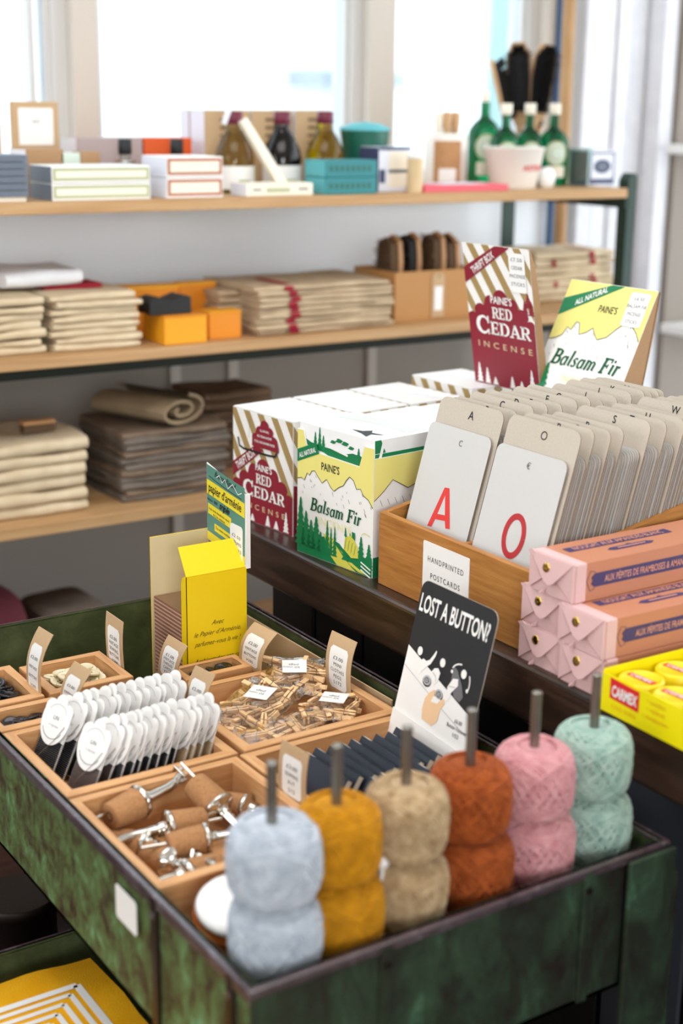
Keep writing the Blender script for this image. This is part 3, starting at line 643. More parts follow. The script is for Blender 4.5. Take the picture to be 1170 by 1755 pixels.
bag(.372, .548, -.012, .095, .07, 55, -6, 'clear zip bag of wooden pegs with its empty zip end up, by the right tag', 'the clear bag by the right price tag', 2)
bag(.300, .437, -.024, .118, .07, 8, 0, 'clear zip bag of wooden pegs lying along the near wall of its box', 'the clear bag along the near wall', 3, False)
bag(.370, .458, -.020, .09, .066, 40, 3, 'clear zip bag of wooden pegs in the right corner of the box', 'the clear bag in the right corner', 4)
bag(.251, .505, -.027, .09, .052, 96, 0, 'clear zip bag of wooden pegs tucked at the left end beside the thread cards', 'the clear bag beside the thread cards', 5, False)
# ------------------------------------------------------------------ cork bottle pourers
def pourer(loc, direction, roll, label, r=.0135):
    d = Vector(direction).normalized()
    rot = (d.to_track_quat('Z', 'Y') @ Matrix.Rotation(R(roll), 4, 'Z').to_quaternion()).to_euler()
    t = thing('bottle_pourer', label, 'bottle pourer', loc, 0, 'cork bottle pourers', rot=rot); t.scale = (1.22, 1.22, 1.22)
    b = MB(); b.lathe([(.0028, -.014), (r*.8, -.0145), (r*.84, -.0135), (r, .013), (r*.98, .0145), (.004, .0146)], 'cork', 28)
    b.lathe([(.003, -.0148), (.0045, -.0147)], 'cork_dark', 16, caps=False); b.build('cork', t)
    b = MB(); b.lathe([(.004, .0147), (r*1.08, .0148), (r*1.12, .0165), (r*1.05, .0185), (.008, .0195), (.0062, .022), (.006, .026)], 'chrome', 28); b.build('collar', t)
    b = MB(); b.tube([(0, 0, .024), (0, 0, .045), (.002, 0, .055), (.007, 0, .066)], [.0048, .0045, .0042, .0036], 'chrome', 16); b.build('spout', t)
    b = MB(); b.box(.001, .016, -.0045, .0045, .064, .0665, 'chrome'); b.box(-.001, .004, -.002, .002, .056, .066, 'chrome'); b.lathe([(.002, .0665), (.003, .069), (.002, .072)], 'chrome', 10, .012, 0); b.build('flap', t, bevel=.0005)
    b = MB(); b.tube([(.004, 0, -.0135), (.0045, 0, -.036)], .0016, 'chrome', 10); b.build('vent_tube', t)
vx = lambda px, py, z: at(px, py, z=z)
pourer(vx(212, 1388, -.022), (.97, .22, .06), 20, 'cork pourer lying highest on the left, vent tube over the box edge')
pourer(vx(352, 1362, -.020), (.22, -.80, -.35), 60, 'cork pourer with shiny collar facing forward at the back of the box')
pourer(vx(322, 1412, -.035), (-.95, .1, .0), 10, 'cork pourer whose long chrome spout points left across the box')
pourer(vx(318, 1447, -.034), (.96, -.20, .02), 100, 'cork pourer in the middle front, collar to the right')
pourer(vx(272, 1470, -.046), (.15, -.85, .12), 80, 'dark cork pourer lower down behind the silver spout tip', .012)
pourer(vx(395, 1380, -.042), (.45, -.8, .05), 10, 'cork pourer in the right back corner, partly behind others', .012)
pourer(vx(222, 1445, -.047), (.5, -.75, .05), 150, 'cork pourer deep at the left wall, under the others', .012)
pourer(vx(350, 1490, -.046), (-.93, -.06, .02), 40, 'cork pourer lying along the near wall with a flat silver tip', .012)
# ------------------------------------------------------------------ dark booklets
bk0 = None
def booklet(x, y, z, lean, yaw, label):
    global bk0
    if bk0 is None:
        bk0 = o = thing('booklet', '', 'booklet')
        b = MB(); w, h, th = .080, .062, .0078
        b.box(0, w, 0, .0011, 0, h, 'navy_cover'); b.box(0, w, th-.0011, th, 0, h, 'navy_cover'); b.box(.014, w, 0, th, h-.0011, h, 'navy_cover'); b.build('cover', o, bevel=.0005)
        b = MB(); b.box(.0139, w-.0002+.0006, .0011, th-.0011, .0006, h-.0012, 'page'); b.box(-.0006, .0139, .0011, th-.0011, .0006, h-.0002, 'page'); b.build('pages', o)
    else: o = copy_tree(bk0)
    o.location = (x, y, z); o.rotation_euler = (R(-lean), 0, R(-90+yaw)); tag(o, label, 'booklet', 'dark booklets in the wooden box')
q = random.Random(5)
for i in range(9):
    booklet(.2255+.0148*i, .341+q.uniform(-.003, .003)+(.003 if i == 9 else 0), -.0535, 33+q.uniform(-2, 2), q.uniform(-2, 2), 'dark navy booklet, %s from the left in the back row' % ORD[i])
for i in range(5):
    booklet(.250+.0150*i, .2545, -.0535, 30+q.uniform(-2, 2), q.uniform(-1, 1), 'dark navy booklet, %s from the left in the row behind the yarn' % ORD[i])
# ------------------------------------------------------------------ yarn on steel spindles
def yarn_mesh(rad, hgt, loops, tr, seed, seglen=30, jit=.0006):
    q = random.Random(seed); b = MB()
    def S(th, ph, k=1.0):
        c, s = math.cos(ph), math.sin(ph)
        r = rad*abs(c)**.55*k; z = hgt/2*(abs(s)**.62)*(1 if s > 0 else -1)*k
        return (r*math.cos(th), r*math.sin(th), z)
    b.lathe([(rad*abs(math.cos(p))**.55*.95, hgt/2*abs(math.sin(p))**.62*(1 if p > 0 else -1)*.955) for p in [R(-78+156*i/24) for i in range(25)]], 0 or 'Y', 32)
    b.lathe([(rad*.40, hgt*.476), (rad*.27, hgt*.44), (rad*.17, hgt*.36), (rad*.145, hgt*.1)], 'Y', 20, caps=False)
    pts = []; n = loops*seglen; amp = R(79)
    for i in range(n):
        t = i/seglen*2*math.pi; k = 1+jit/rad*math.sin(i*.07+seed)
        band = .72+.28*math.sin(t*.021+seed)
        ph = amp*band*math.sin(t); th = t*1.0+math.atan2(math.sin(t)*.75, math.cos(t))*.0+t*.0137*math.pi
        pts.append(S(th, ph, k*(1+.012*math.sin(t*.5+i*.01))))
    b.tube(pts, tr, 'Y', 5); return b
MATS['Y'] = MATS['yarn_blue']
YM = {}
def yarn_ball(mat, kind, loc, rz, rx, label, group, sc):
    if kind not in YM:
        YM[kind] = yarn_mesh(.0415, .0700, 96 if kind == 'fine' else 60, .00105 if kind == 'fine' else .0019, 3 if kind == 'fine' else 8).build('yarn_ball')
        o = YM[kind]
    else: o = YM[kind].copy(); col.objects.link(o)
    o.location = loc; o.rotation_euler = (rx, 0, rz); o.scale = sc
    for s in o.material_slots: s.link = 'OBJECT'; s.material = MATS[mat]
    tag(o, label, 'yarn', group)
SP = [(.0505, 'yarn_blue', 'fine', 'pale blue', 'first'), (.112, 'yarn_mustard', 'fine', 'mustard yellow', 'second'), (.182, 'yarn_oat', 'fine', 'oatmeal beige', 'third'),
      (.2505, 'yarn_rust', 'coarse', 'rust orange', 'fourth'), (.3235, 'yarn_pink', 'coarse', 'pink', 'fifth'), (.3985, 'yarn_mint', 'coarse', 'mint green', 'sixth')]
POS = ['uppermost', 'middle one', 'lowest']
q = random.Random(21); FZ = -H+.0045
b = MB(); b.box(0, .422, 0, .09, 0, .037, 'beech'); tag(b.build('rod_base', bevel=.002, loc=(.009, .0085, FZ)), 'wooden block at the front of the tray holding the six steel rods', 'block')
for x, mat, kind, cn, od in SP:
    y = .055 if cn != 'mint green' else .058
    b = MB(); b.tube([(0, 0, .0374), (0, 0, .2868)], .0046, 'steel', 14); b.tube([(0, 0, .2868), (0, 0, .2876)], [.0046, .0036], 'steel', 14)
    sp = b.build('steel_spindle', loc=(x, y, FZ)); tag(sp, 'upright steel rod through the stack of %s yarn' % cn, 'rod', 'steel rods of the yarn rack')
    z = FZ+.0376; hs = .066
    for k in (2, 1, 0):
        yarn_ball(mat, kind, (x+q.uniform(-.0015, .0015)+(.0015, .004, .002)[k], y+q.uniform(-.0015, .0015)-(0, .001, .009)[k], z+hs/2), q.uniform(0, 6), q.uniform(-.05, .05),
                  '%s of the balls of %s yarn on the %s rod' % (POS[k], cn, od), 'balls of %s yarn' % cn, (.86+.02*(k > 0) if x > .1 else .92, .86 if x > .1 else .92, .985))
        z += hs
# reel of orange twine with a white end disc, leaning behind the pale blue yarn
t = thing('twine_reel', 'short fat reel of orange twine with a white end, beside the pale blue yarn', 'reel', (.064, .138, FZ+.088), rot=(R(14), R(-8), 0))
b = MB(); rr = .036
b.lathe([(rr*.6, -.082), (rr*.97, -.08), (rr, -.07), (rr, .024), (rr*.96, .03), (rr*.6, .031)], 'twine', 36)
for i in range(22):
    z = -.068+.0043*i; b.tube([((rr+.0008)*math.cos(R(a)), (rr+.0008)*math.sin(R(a)), z+.004*a/360) for a in range(0, 361, 15)], .0016, 'twine', 6)
b.build('twine', t)
b = MB(); b.lathe([(rr*.3, .0312), (rr*.98, .0315), (rr*1.0, .034), (rr*.94, .037), (rr*.5, .0372), (rr*.22, .036), (0.0005, .0358)], 'white_gloss', 36); b.build('end_disc', t)
b = MB(); b.tube([(-.0365, -.006, .01), (-.038, -.002, -.005), (-.0365, .006, -.025), (-.036, .012, -.04)], .0012, 'pink_paper', 6); b.build('loose_end', t)
# small white peg between the mustard and oatmeal yarn
b = MB(); M = lambda x, y, z: (x, y, z)
b.lathe([(.003, 0), (.0055, .002), (.006, .006), (.0045, .0105), (.003, .012)], 'white_gloss', 20); p = at(655, 1476, y=.046); b.lathe([(.0018, FZ-p.z+.0062), (.0018, 0)], 'white_gloss', 12)
p = at(655, 1476, y=.046); o = b.build('plastic_stick', loc=(p.x, p.y, p.z-.006)); tag(o, 'slim white plastic stick with a round knob between mustard and oatmeal yarn', 'stick')
# ------------------------------------------------------------------ yellow carton of paper booklets
YW, YD, YH = .0845, .100, .2335
t = thing('display_carton', 'tall open yellow card carton with a green and yellow header card', 'carton', (.2825, .655, FZ))
z0 = 0.098-FZ; zb = .124-FZ
b = MB()
b.box(0, YW, 0, .0008, 0, z0, 'sun_yellow'); b.build('front_panel', t)
fp = t.children[0]
b = MB(); lines = [('Avec', .0585, .018), ('le Papier d’Arménie,', .046, .066), ('parfumez–vous la vie !', .033, .066), ('Ambientador natural', .0105, .068), ('del aire', .0, .022)]
for s, v, w_ in lines: b.text(s, YW*.5, v+(-.02-FZ)-.008+.008*0, .0088, 'dark_board', FRONT, .0004, -.004, .5, 1, 1, 0, w_)
b.build('lettering', fp)
b = MB(); b.ext([(0, 0), (.014, 0), (.014, z0-.012), (.011, z0-.004), (.006, z0-.001), (0, z0)], 0, .0008, 'sun_yellow', lambda u, v, w: (-w*0+.0008-w, u, v)); b.build('side_tab', t)
b = MB(); b.box(0, YW, YD-.0008, YD, 0, zb, 'sun_yellow'); b.box(.0004, YW-.0006, YD-.0012, YD-.0008, 0, zb-.0005, 'cream_board'); b.build('back_panel', t)
b = MB(); b.box(YW-.0008, YW, .0008, YD-.0012, 0, z0, 'sun_yellow'); b.box(YW-.0012, YW-.0008, .0008, YD-.0012, 0, z0-.001, 'cream_board'); b.box(0, YW, 0, YD, -.0006, 0, 'sun_yellow'); b.build('side_panel', t)
b = MB(); a = R(52); M = lambda u, v, w: (u, .0004+v*math.cos(a)-w*math.sin(a), z0+v*math.sin(a)+w*math.cos(a))
b.ext([(0, 0), (YW, 0), (YW-.006, .040), (.002, .040)], 0, .0008, 'sun_yellow', M); b.build('top_flap', t)
# header card on the right side, facing left
def MH(u, v, w): return (YW-.0022-w-.0014*math.sin(math.pi*u/.105)*0, YD-.0014-u*.93, z0+.012+v)
hw, hh = .108, .090
hd = thing('tmp', '', ''); bpy.data.objects.remove(hd)
b = MB(); b.ext([(0, 0), (hw*.98, -.014), (hw, .082), (0, hh+.012)], -.0012, 0, 'white_card', MH)
b.ext([(hw, .082), (hw+.0, -.014), (hw-.002, -.014), (hw-.002, .082)], -.0070, -.0012, 'white_card', MH)
def band(v0, v1, mat, u0=0.001, u1=hw-.001, l=.0004): b.poly([(u0, v0-.10*u0), (u1, v0-.10*u1), (u1, v1-.10*u1), (u0, v1-.10*u0)], mat, MH, l)
band(.001, .1005, 'teal_print'); band(.062, .081, 'lemon_print', l=.0006); band(.036, .050, 'lemon_print', .004, .07, .0006); band(.018, .028, 'lemon_print', .022, .075, .0006); band(.001, .012, 'lemon_print', .001, .107, .0006)
RT = -R(5.7)
b.text('papier d’arménie', .052, .0615, .0165, 'black_print', MH, .0009, .012, 0, 1, 1, RT, .092)
b.text('Bouton Rigaud', .052, .0855, .0105, 'black_print', MH, .0009, 0, .5, 1, 1, RT, .06)
line(b, [(.030, .088), (.038, .092), (.046, .084), (.054, .090), (.062, .080), (.075, .088), (.09, .078), (.1, .082)], .0013, 'white_card', MH, .0010)
line(b, [(.008, .086), (.03, .082), (.06, .078), (.1, .074)], .0008, 'black_print', MH, .0010)
b.text('triple', .050, .0475, .013, 'black_print', MH, .0010, .02, .5, 1, 1, RT); b.text('depuis 1885', .017, .0525, .006, 'black_print', MH, .0010, 0, 0, 1, 1, RT)
b.text('le plus ancien désodorisant naturel', .036, .039, .0048, 'black_print', MH, .0010, 0, 0, 1, 1, RT, .058); b.text('de l’air ambiant', .036, .0335, .0048, 'black_print', MH, .0010, 0, 0, 1, 1, RT, .034)
b.text('The oldest and finest', .048, .0175, .0048, 'black_print', MH, .0010, 0, 0, 1, 1, RT, .045)
b.ext(rrect(.068, .102, -.012, .038, .005), .0008, .0014, 'label_white', MH)
for i, s in enumerate(('£2.50', 'PERFUMED', 'PAPERS', 'P6')): b.text(s, .085, .021-.0085*i, .006, 'black_print', MH, .0016, 0, 0, 1, 1.2, RT, min(.028, .0045*len(s)))
hd = b.build('header_card', t)
hd['label'] = 'green and yellow printed header card with a white price label'
# booklets inside
pk = None
for i in range(17):
    z = .0008+.0105*i; zt = FZ+z
    if pk is None:
        b = MB(); 
        for j in range(4): b.box(.003, YW-.004, .004, YD-.003, j*.0026, j*.0026+.0021, 'paper_brown' if j % 2 else 'paper_edge'); 
        b.box(.0036, YW-.0045, .0046, YD-.0036, 0, .0102, 'kraft_brown'); pk = o = b.build('paper_booklet')
    else: o = pk.copy(); col.objects.link(o)
    o.location = (.2825, .655, FZ+z); tag(o, 'brown paper booklet stacked flat inside the open yellow carton', 'booklet', 'booklets in the yellow carton')
# ------------------------------------------------------------------ the LOST A BUTTON? card
k = .245
wC, hC = .133, .208
ang = math.atan(k)
t = thing('display_card', 'black and white card reading LOST A BUTTON? standing at the right rim', 'card', (.3865, .3775, -.0525), rot=(0, 0, 0))
def MC(u, v, w): return (v*math.sin(ang)-w*math.cos(ang), -u, v*math.cos(ang)+w*math.sin(ang))
b = MB(); pts = [(0, 0), (wC, 0)]+arc(wC-.012, hC-.012, .012, .012, 0, 90, 5)+arc(.012, hC-.012, .012, .012, 90, 180, 5)
b.ext(pts, -.0012, 0, 'black_card', MC, 'greyboard')
b.text('LOST A BUTTON?', .0645, .1735, .0275, 'white_card', MC, .0006, .022, 0, 1, 1.0, 0, .121)
b.poly([(.0005, .0005), (wC-.0005, .0005), (wC-.0005, .0885), (.0005, .1315)], 'white_card', MC, .0004)
line(b, [(.001, .109), (.067, .087), (.125, .070)], .0008, 'light_grey_print', MC, .0007)
def btn(u, v, r):
    b.poly(circ(u, v, r*1.12, 18, r*.95), 'black_print', MC, .0008); b.poly(circ(u, v+r*.16, r, 18, r*.82), 'light_grey_print', MC, .001); b.poly(circ(u, v+r*.14, r*.66, 16, r*.54), 'grey_print', MC, .0012)
    for s in (-1, 1):
        for s2 in (-1, 1): b.poly(circ(u+s*r*.2, v+r*.14+s2*r*.16, r*.1, 6), 'white_card', MC, .0014)
btn(.0453, .1036, .0066)
T2 = lambda P, du, dv, s=1: [(u+du, dv+v*s) for u, v in P]
hand = [(.040, .050), (.058, .047), (.066, .058), (.067, .078), (.072, .088), (.069, .095), (.063, .091), (.058, .099), (.050, .1005), (.044, .094), (.038, .082), (.037, .064)]
hm = lambda P: [(u+.0105, .0605+(v-.047)*.72) for u, v in P]
b.poly(hm(hand), 'skin_print', MC, .0008); b.poly(hm([(.049, .081), (.060, .083), (.064, .090), (.060, .096), (.051, .090)]), 'white_card', MC, .001); btn(.0695, .0960, .0064)
for u, v in ((.0227, .131), (.064, .1308), (.1013, .1304)): b.poly(circ(u, v, .0045, 16, .005), 'white_card', MC, .0008)
b.poly(T2([(.022, .121), (.030, .129), (.036, .128), (.041, .131), (.046, .139), (.0485, .144), (.050, .1425), (.049, .137), (.044, .127), (.038, .122), (.030, .113)], .001, -.004), 'white_card', MC, .0008)
b.poly(T2([(.044, .109), (.050, .117), (.056, .119), (.061, .115), (.060, .106), (.056, .100), (.049, .104)], .003, .004), 'white_card', MC, .0008); line(b, T2([(.049, .112), (.055, .109), (.057, .104)], .003, .004), .0012, 'light_grey_print', MC, .001)
b.poly(T2([(.070, .121), (.078, .118), (.090, .105), (.096, .094), (.092, .087), (.082, .089), (.072, .1)], .012, .013), 'grey_print', MC, .0006)
b.poly(T2([(.072, .097), (.078, .108), (.086, .110), (.088, .103), (.080, .093), (.078, .083), (.073, .082)], .0085, .0125), 'white_card', MC, .0009); line(b, T2([(.074, .098), (.084, .1)], .0085, .0125), .001, 'light_grey_print', MC, .0011)
line(b, T2(arc(.085, .118, .016, .012, 160, 95, 8), .012, .009), .0016, 'white_card', MC, .001); line(b, T2(arc(.088, .108, .013, .016, 40, -30, 8), .013, .013), .0016, 'white_card', MC, .001)
for u, v in ((.0822, .1272), (.1123, .1155)): b.poly(circ(u, v, .002, 10), 'white_card', MC, .0011)
for s, v, w_ in (('£6.00', .0775, .012), ('Button Fastener', .070, .034), ('1/52', .0625, .010)): b.text(s, .110, v, .0062, 'black_print', MC, .0009, 0, 0, 1, 1, 0, w_)
b.build('printed_card', t)
b = MB(); b.ext([(0, 0), (wC*.97, 0), (wC*.97, .0515), (0, .058)], .0012, .0022, 'white_card', MC); lb = b.build('folded_pocket', t); lb['label'] = 'white pocket folded up over the foot of the card'
# ------------------------------------------------------------------ incense cartons on the bench
BT = .0797
def stripes(mb, M, u0, u1, v0, v1, step, wd, mat, slope=1.55, lift=.0004):
    x = u0-(v1-v0)/slope-step
    while x < u1+step:
        a = (x, v1); p = [(x, v1), (x+wd, v1), (x+wd+(v1-v0)/slope, v0), (x+(v1-v0)/slope, v0)]
        p = clip(p, u0, u1, v0, v1)
        if len(p) > 2: mb.poly(p[::-1], mat, M, lift)
        x += step
def cloud(w, vt, v0, lobes):
    """red field with a scalloped top: left side low, stepping up to the middle"""
    p = [(0.0006, v0), (w-.0006, v0)]
    for cx, cy, r, a0, a1 in lobes[::-1]: p += [(w*(cx+r*math.cos(R(a))), vt-w*cy+w*r*math.sin(R(a))) for a in range(a0, a1+1, 15)]
    return p
LOB = [(.07, .36, .09, 60, 190), (.20, .27, .10, 55, 170), (.36, .16, .09, 60, 165), (.52, .115, .115, 15, 165), (.68, .16, .09, 15, 120), (.82, .27, .10, 10, 125), (.94, .36, .08, 0, 120)]
def cedar_print(b, M, w, h, vt, sc, header):
    stripes(b, M, .0006, w-.0006, vt*.5, h-.0006, w*.23, w*.105, 'gold_print')
    pts = [(min(max(u, .0006), w-.0006), v) for u, v in cloud(w, vt, .0006, LOB)]
    b.poly(pts, 'red_print', M, .0008)
    vb = h-.005 if header else vt+.036
    q = [(.0006, vb-.056), (.0006, vb-.032), (w*.50, vb+.004), (w*.72, vb+.004)] if header else [(.0006, .060), (.0006, .081), (w*.40, .1155), (w*.52, .1095)]
    b.poly(q[::-1], 'red_print', M, .0010)
    an = math.atan2(q[3][1]-q[0][1], q[3][0]-q[0][0])
    b.text('THRIFT BOX', (w*.30 if header else w*.22)+.005*math.sin(an), (vb-.0225 if header else .0895)-.005*math.cos(an), .0155, 'white_card', M, .0014, .02, 0, 1, 1, an, .058 if header else .052)
    cx = w*.53
    b.text('PAINE’S', cx, vt-.0205*sc, .0150*sc, 'white_card', M, .0014, .02, 0, 1, 1, 0, .044*sc)
    serif(b, 'RED', cx, vt-.0425*sc, .0165*sc, 'white_card', M, .0014, 0, .042*sc)
    serif(b, 'CEDAR', cx, vt-.0665*sc, .0190*sc, 'white_card', M, .0014, 0, .112*sc, 1.42)
    b.text('I N C E N S E', cx, vt-.0870*sc, .0125*sc, 'tan_print', M, .0014, .006, 0, 1, 1.1, 0, .112*sc)
    for u, hh in ((.10, .030), (.22, .024), (.34, .012), (.60, .018), (.74, .014), (.90, .034)): fir(b, w*u, .002, .014, hh*sc, 'white_card', M, .0013, 5)
def balsam_print(b, M, w, h, header, notch=None, inc=True):
    """white ground, yellow sky above a ridge of mountains, dark outlines"""
    k = h/.161 if not header else 1.0; hb = h
    rd = [(.0, .60), (.06, .615), (.10, .60), (.14, .665), (.17, .65), (.20, .69), (.24, .70), (.28, .665), (.34, .62), (.40, .66), (.46, .605), (.50, .585), (.56, .625), (.62, .65), (.66, .70), (.70, .735), (.75, .715), (.79, .655), (.84, .665), (.88, .62), (.94, .60), (1, .545)] if not header else \
         [(.0, .50), (.08, .52), (.14, .55), (.17, .62), (.22, .60), (.25, .67), (.29, .665), (.33, .575), (.40, .60), (.46, .645), (.50, .60), (.55, .56), (.64, .59), (.72, .67), (.80, .73), (.88, .70), (.94, .66), (1, .60)]
    rp = ridge(rd, w, h)
    rp = [(min(max(u, .0006), w-.0006), v) for u, v in rp]
    top = notch if notch else [(w-.0006, h-.0006), (.0006, h-.0006)]
    b.poly(rp+top, 'yellow_print', M, .0004)
    line(b, rp, .0009, 'black_print', M, .0008)
    q = random.Random(4)
    for i in range(26):
        a = q.uniform(.03, .97); i0 = min(len(rd)-2, max(0, [j for j in range(len(rd)-1) if rd[j][0] <= a][-1])); v = rd[i0][1]-q.uniform(.02, .16); l = q.uniform(.012, .035)
        line(b, [(a*w, v*h), ((a+l*.5)*w, (v-l*.9)*h)], .0006, 'grey_print', M, .0006)
    c = w*.5
    b.text('PAINE’S', c+(.008 if header else -.008), h*(.775 if header else .725), .0145, 'black_print', M, .0008, .012, 0, 1, 1, 0, .036)
    a = .9 if header else .87
    if header: p = [(.0006, h*.70), (.0006, h*.84), (w*.50, h-.0008), (w*.64, h-.0008)]; ctr = (w*.30+.0045*.4, h*.888)
    else: p = [(.0006, h*.735), (.0006, h*.835), (w*.255, h*.925), (w*.30, h*.845)]; ctr = (w*.142, h*.836)
    b.poly(p[::-1], 'green_print', M, .0008)
    an = math.atan2(p[3][1]-p[0][1], p[3][0]-p[0][0]) if header else math.atan2(h*.11, w*.3)
    b.text('ALL NATURAL', ctr[0]+.001, ctr[1]-.004, .0115 if header else .009, 'white_card', M, .0012, .025, .25, 1, 1, an, .060 if header else .037)
    serif(b, 'Balsam Fir', c+.002, h*(.315 if header else .375), .0235 if header else .0180, 'dark_green_print', M, .001, .24, .136 if header else .102)
    b.text('INCENSE', c+.002, h*(.19 if header else .285), .0150, 'pale_yellow_print', M, .0009, .004, 0, 1, 1.15, 0, .066)
def scene_print(b, M, w, h):
    """wood, winding path and cabin along the foot of the carton"""
    b.poly([(.0006, .0006), (w-.0006, .0006), (w-.0006, h*.155), (w*.8, h*.13), (w*.6, h*.18), (w*.4, h*.21), (w*.22, h*.14), (.0006, h*.12)], 'green_print', M, .0006)
    b.poly([(w*.36, h*.222), (w*.50, h*.205), (w*.52, h*.17), (w*.62, h*.10), (w*.74, h*.03), (w*.8, .001), (w*.55, .001), (w*.47, h*.06), (w*.43, h*.13)], 'yellow_green_print', M, .0008)
    b.poly([(w*.58, h*.145), (w*.66, h*.10), (w*.78, h*.055), (w*.93, .002), (w*.84, .002), (w*.72, h*.045)], 'yellow_green_print', M, .0009)
    for u, hh, ww in ((.055, .40, .10), (.13, .30, .10), (.20, .24, .09), (.27, .28, .10), (.33, .17, .07), (.42, .28, .05), (.47, .23, .04), (.52, .25, .04), (.66, .27, .06), (.72, .24, .05), (.86, .24, .07), (.96, .2, .07)): fir(b, w*u, h*.06, w*ww*1.7, h*hh, 'green_print', M, .0010, 7)
    b.poly([(w*.585, h*.185), (w*.60, h*.255), (w*.655, h*.262), (w*.66, h*.17), (w*.64, h*.15)], 'white_card', M, .0012)
    b.poly([(w*.64, h*.155), (w*.655, h*.25), (w*.74, h*.285), (w*.82, h*.205), (w*.83, h*.12), (w*.74, h*.105)], 'yellow_green_print', M, .0013)
    b.poly([(w*.745, h*.27), (w*.745, h*.315), (w*.785, h*.31), (w*.785, h*.25)], 'green_print', M, .0014)
    for i in range(4): line(b, [(w*(.655+.04*i), h*(.16-.008*i)), (w*(.675+.04*i), h*(.25-.012*i))], .0007, 'green_print', M, .0015)
    line(b, [(w*.86, h*.31), (w*.90, h*.335), (w*.97, h*.32)], .0009, 'yellow_green_print', M, .0010)
    for i in range(3): line(b, [(w*.86, h*(.10-.03*i)), (w*.985, h*(.06-.03*i))], .002, 'white_card', M, .0011)
def carton_top(b, w, d, z, mat='white_gloss'):
    b.box(0, w, 0, d, z-.0008, z, mat)
def cedar_carton(label, loc, rz, h, front, hdr=False):
    w, d = .142, .103
    t = thing('incense_carton', label, 'carton', loc, R(rz), 'red and white incense cartons')
    b = MB(); b.box(0, w, 0, .001, 0, h, 'white_card')
    if front:
        cedar_print(b, FRONT, w, h, .097, .88, False)
        # the punched flap above: slot with rounded ends, and the small red crest
        line(b, [(w*.10, h*.74), (w*.12, h*.665), (w*.20, h*.648), (w*.62, h*.652), (w*.72, h*.66), (w*.755, h*.70)], .0032, 'black_print', FRONT, .0016)
        line(b, [(w*.30, h*.93), (w*.29, h*.76)], .0005, 'grey_print', FRONT, .0016)
        cr = [(w*.34, h*.70)]+[(w*.78, h*.70), (w*.78, h*.74)]+arc(w*.68, h*.79, w*.08, h*.04, 0, 90, 5)+arc(w*.62, h*.86, w*.07, h*.04, 0, 90, 5)+arc(w*.55, h*.90, w*.07, h*.05, 0, 180, 8)+arc(w*.47, h*.85, w*.06, h*.04, 90, 180, 5)+arc(w*.40, h*.78, w*.06, h*.04, 90, 200, 5)
        b.poly(cr, 'red_print', FRONT, .0016)
        for i, (s, ww) in enumerate((('ALL NATURAL', .022), ('RED CEDAR INCENSE', .034), ('STICKS AND BURNERS INSIDE', .048))): b.text(s, w*.55, h*(.845-.052*i), .0048, 'white_card', FRONT, .0018, .01, 0, 1, 1, 0, ww)
    else: stripes(b, FRONT, .0006, w-.0006, .0006, h-.0006, w*.23, w*.105, 'gold_print')
    b.build('front_panel', t)
    b = MB(); b.box(w-.001, w, .001, d, 0, h, 'white_card'); Mr = lambda u, v, s: (w+s, u, v)
    stripes(b, Mr, .0006, d-.0006, h*.2, h-.0006, w*.23, w*.105, 'gold_print'); b.poly([(.0006, .0006), (d-.0006, .0006), (d-.0006, h*.3), (.0006, h*.45)], 'red_print', Mr, .0006)
    b.box(0, .001, .001, d, 0, h, 'white_card'); Ml = lambda u, v, s: (-s, d-u, v); stripes(b, Ml, .0006, d-.0006, .0006, h-.0006, w*.23, w*.105, 'gold_print')
    b.box(.001, w-.001, d-.001, d, 0, h, 'white_card'); b.box(.001, w-.001, .001, d-.001, 0, .001, 'white_card'); b.build('side_panel', t)
    b = MB(); b.box(.0005, w-.0005, .0015, d, h, h+.0012, 'white_gloss')
    Mt = lambda u, v, s: (u, v, h+.0012+s)
    x = 0
    while x < w: b.poly([(x, d-.004), (min(w, x+.008), d-.004), (min(w, x+.008), d-.0005), (x, d-.0005)], 'gold_print', Mt, .0003); x += .02
    b.poly([(.012, d*.55), (w*.5, d*.5), (w*.9, d*.62), (w*.7, d*.72), (.02, d*.7)], 'lilac_white', Mt, .0002)
    b.build('top_panel', t, bevel=.0004)
    return t
cedar_carton('red cedar incense carton at the left end of the bench, front fully in view', (.502, .931, BT), -84, .161, True)
cedar_carton('white topped striped incense carton directly behind the front red one', (.6075, .942, BT), -84, .161, False)
cedar_carton('white topped striped incense carton third in the red row, before the raised one', (.7135, .953, BT), -84, .161, False)
t4 = cedar_carton('striped incense carton ending the red row, with a tall red cedar display card', (.836, .958, BT), -87, .172, False)
b = MB(); hw, hh = .143, .215; h0 = .1735
def MHd(u, v, w): return (.098+u-.002*0, .046-v*.175-w, h0+v*.985)
b = MB(); b.ext([(0, 0), (hw, 0), (hw, hh), (0, hh)], -.0012, 0, 'white_card', MHd, 'kraft')
cedar_print(b, MHd, hw, hh, .150, 1.04, True)
b.ext(rrect(hw*.70, hw*.93, hh*.70, hh*.965, .004), .0012, .0016, 'label_white', MHd)
for i, s in enumerate(('£7.50', 'CEDAR', 'INCENSE', 'STICKS')): b.text(s, hw*.815, hh*(.91-.055*i), .0075, 'grey_print', MHd, .0020, 0, 0, 1, 1.1, 0, .0046*len(s))
for i, (u, v) in enumerate(((.93, .60), (.88, .55), (.97, .55))): fir(b, hw*u, hh*v, .014, .022, 'red_print', MHd, .001, 5)
hc = b.build('header_card', t4); hc['label'] = 'tall red and white striped display card with white lettering'
b = MB(); b.ext([(0, -.0), (hw, -.0), (hw, hh), (0, hh)], 0, .001, 'kraft_brown', lambda u, v, w: (.098+u, .046-.0378+.002+.05*(1-v/hh)**.7*1+ (0), h0+v*.985)); b.build('card_back', t4)
b = MB(); 
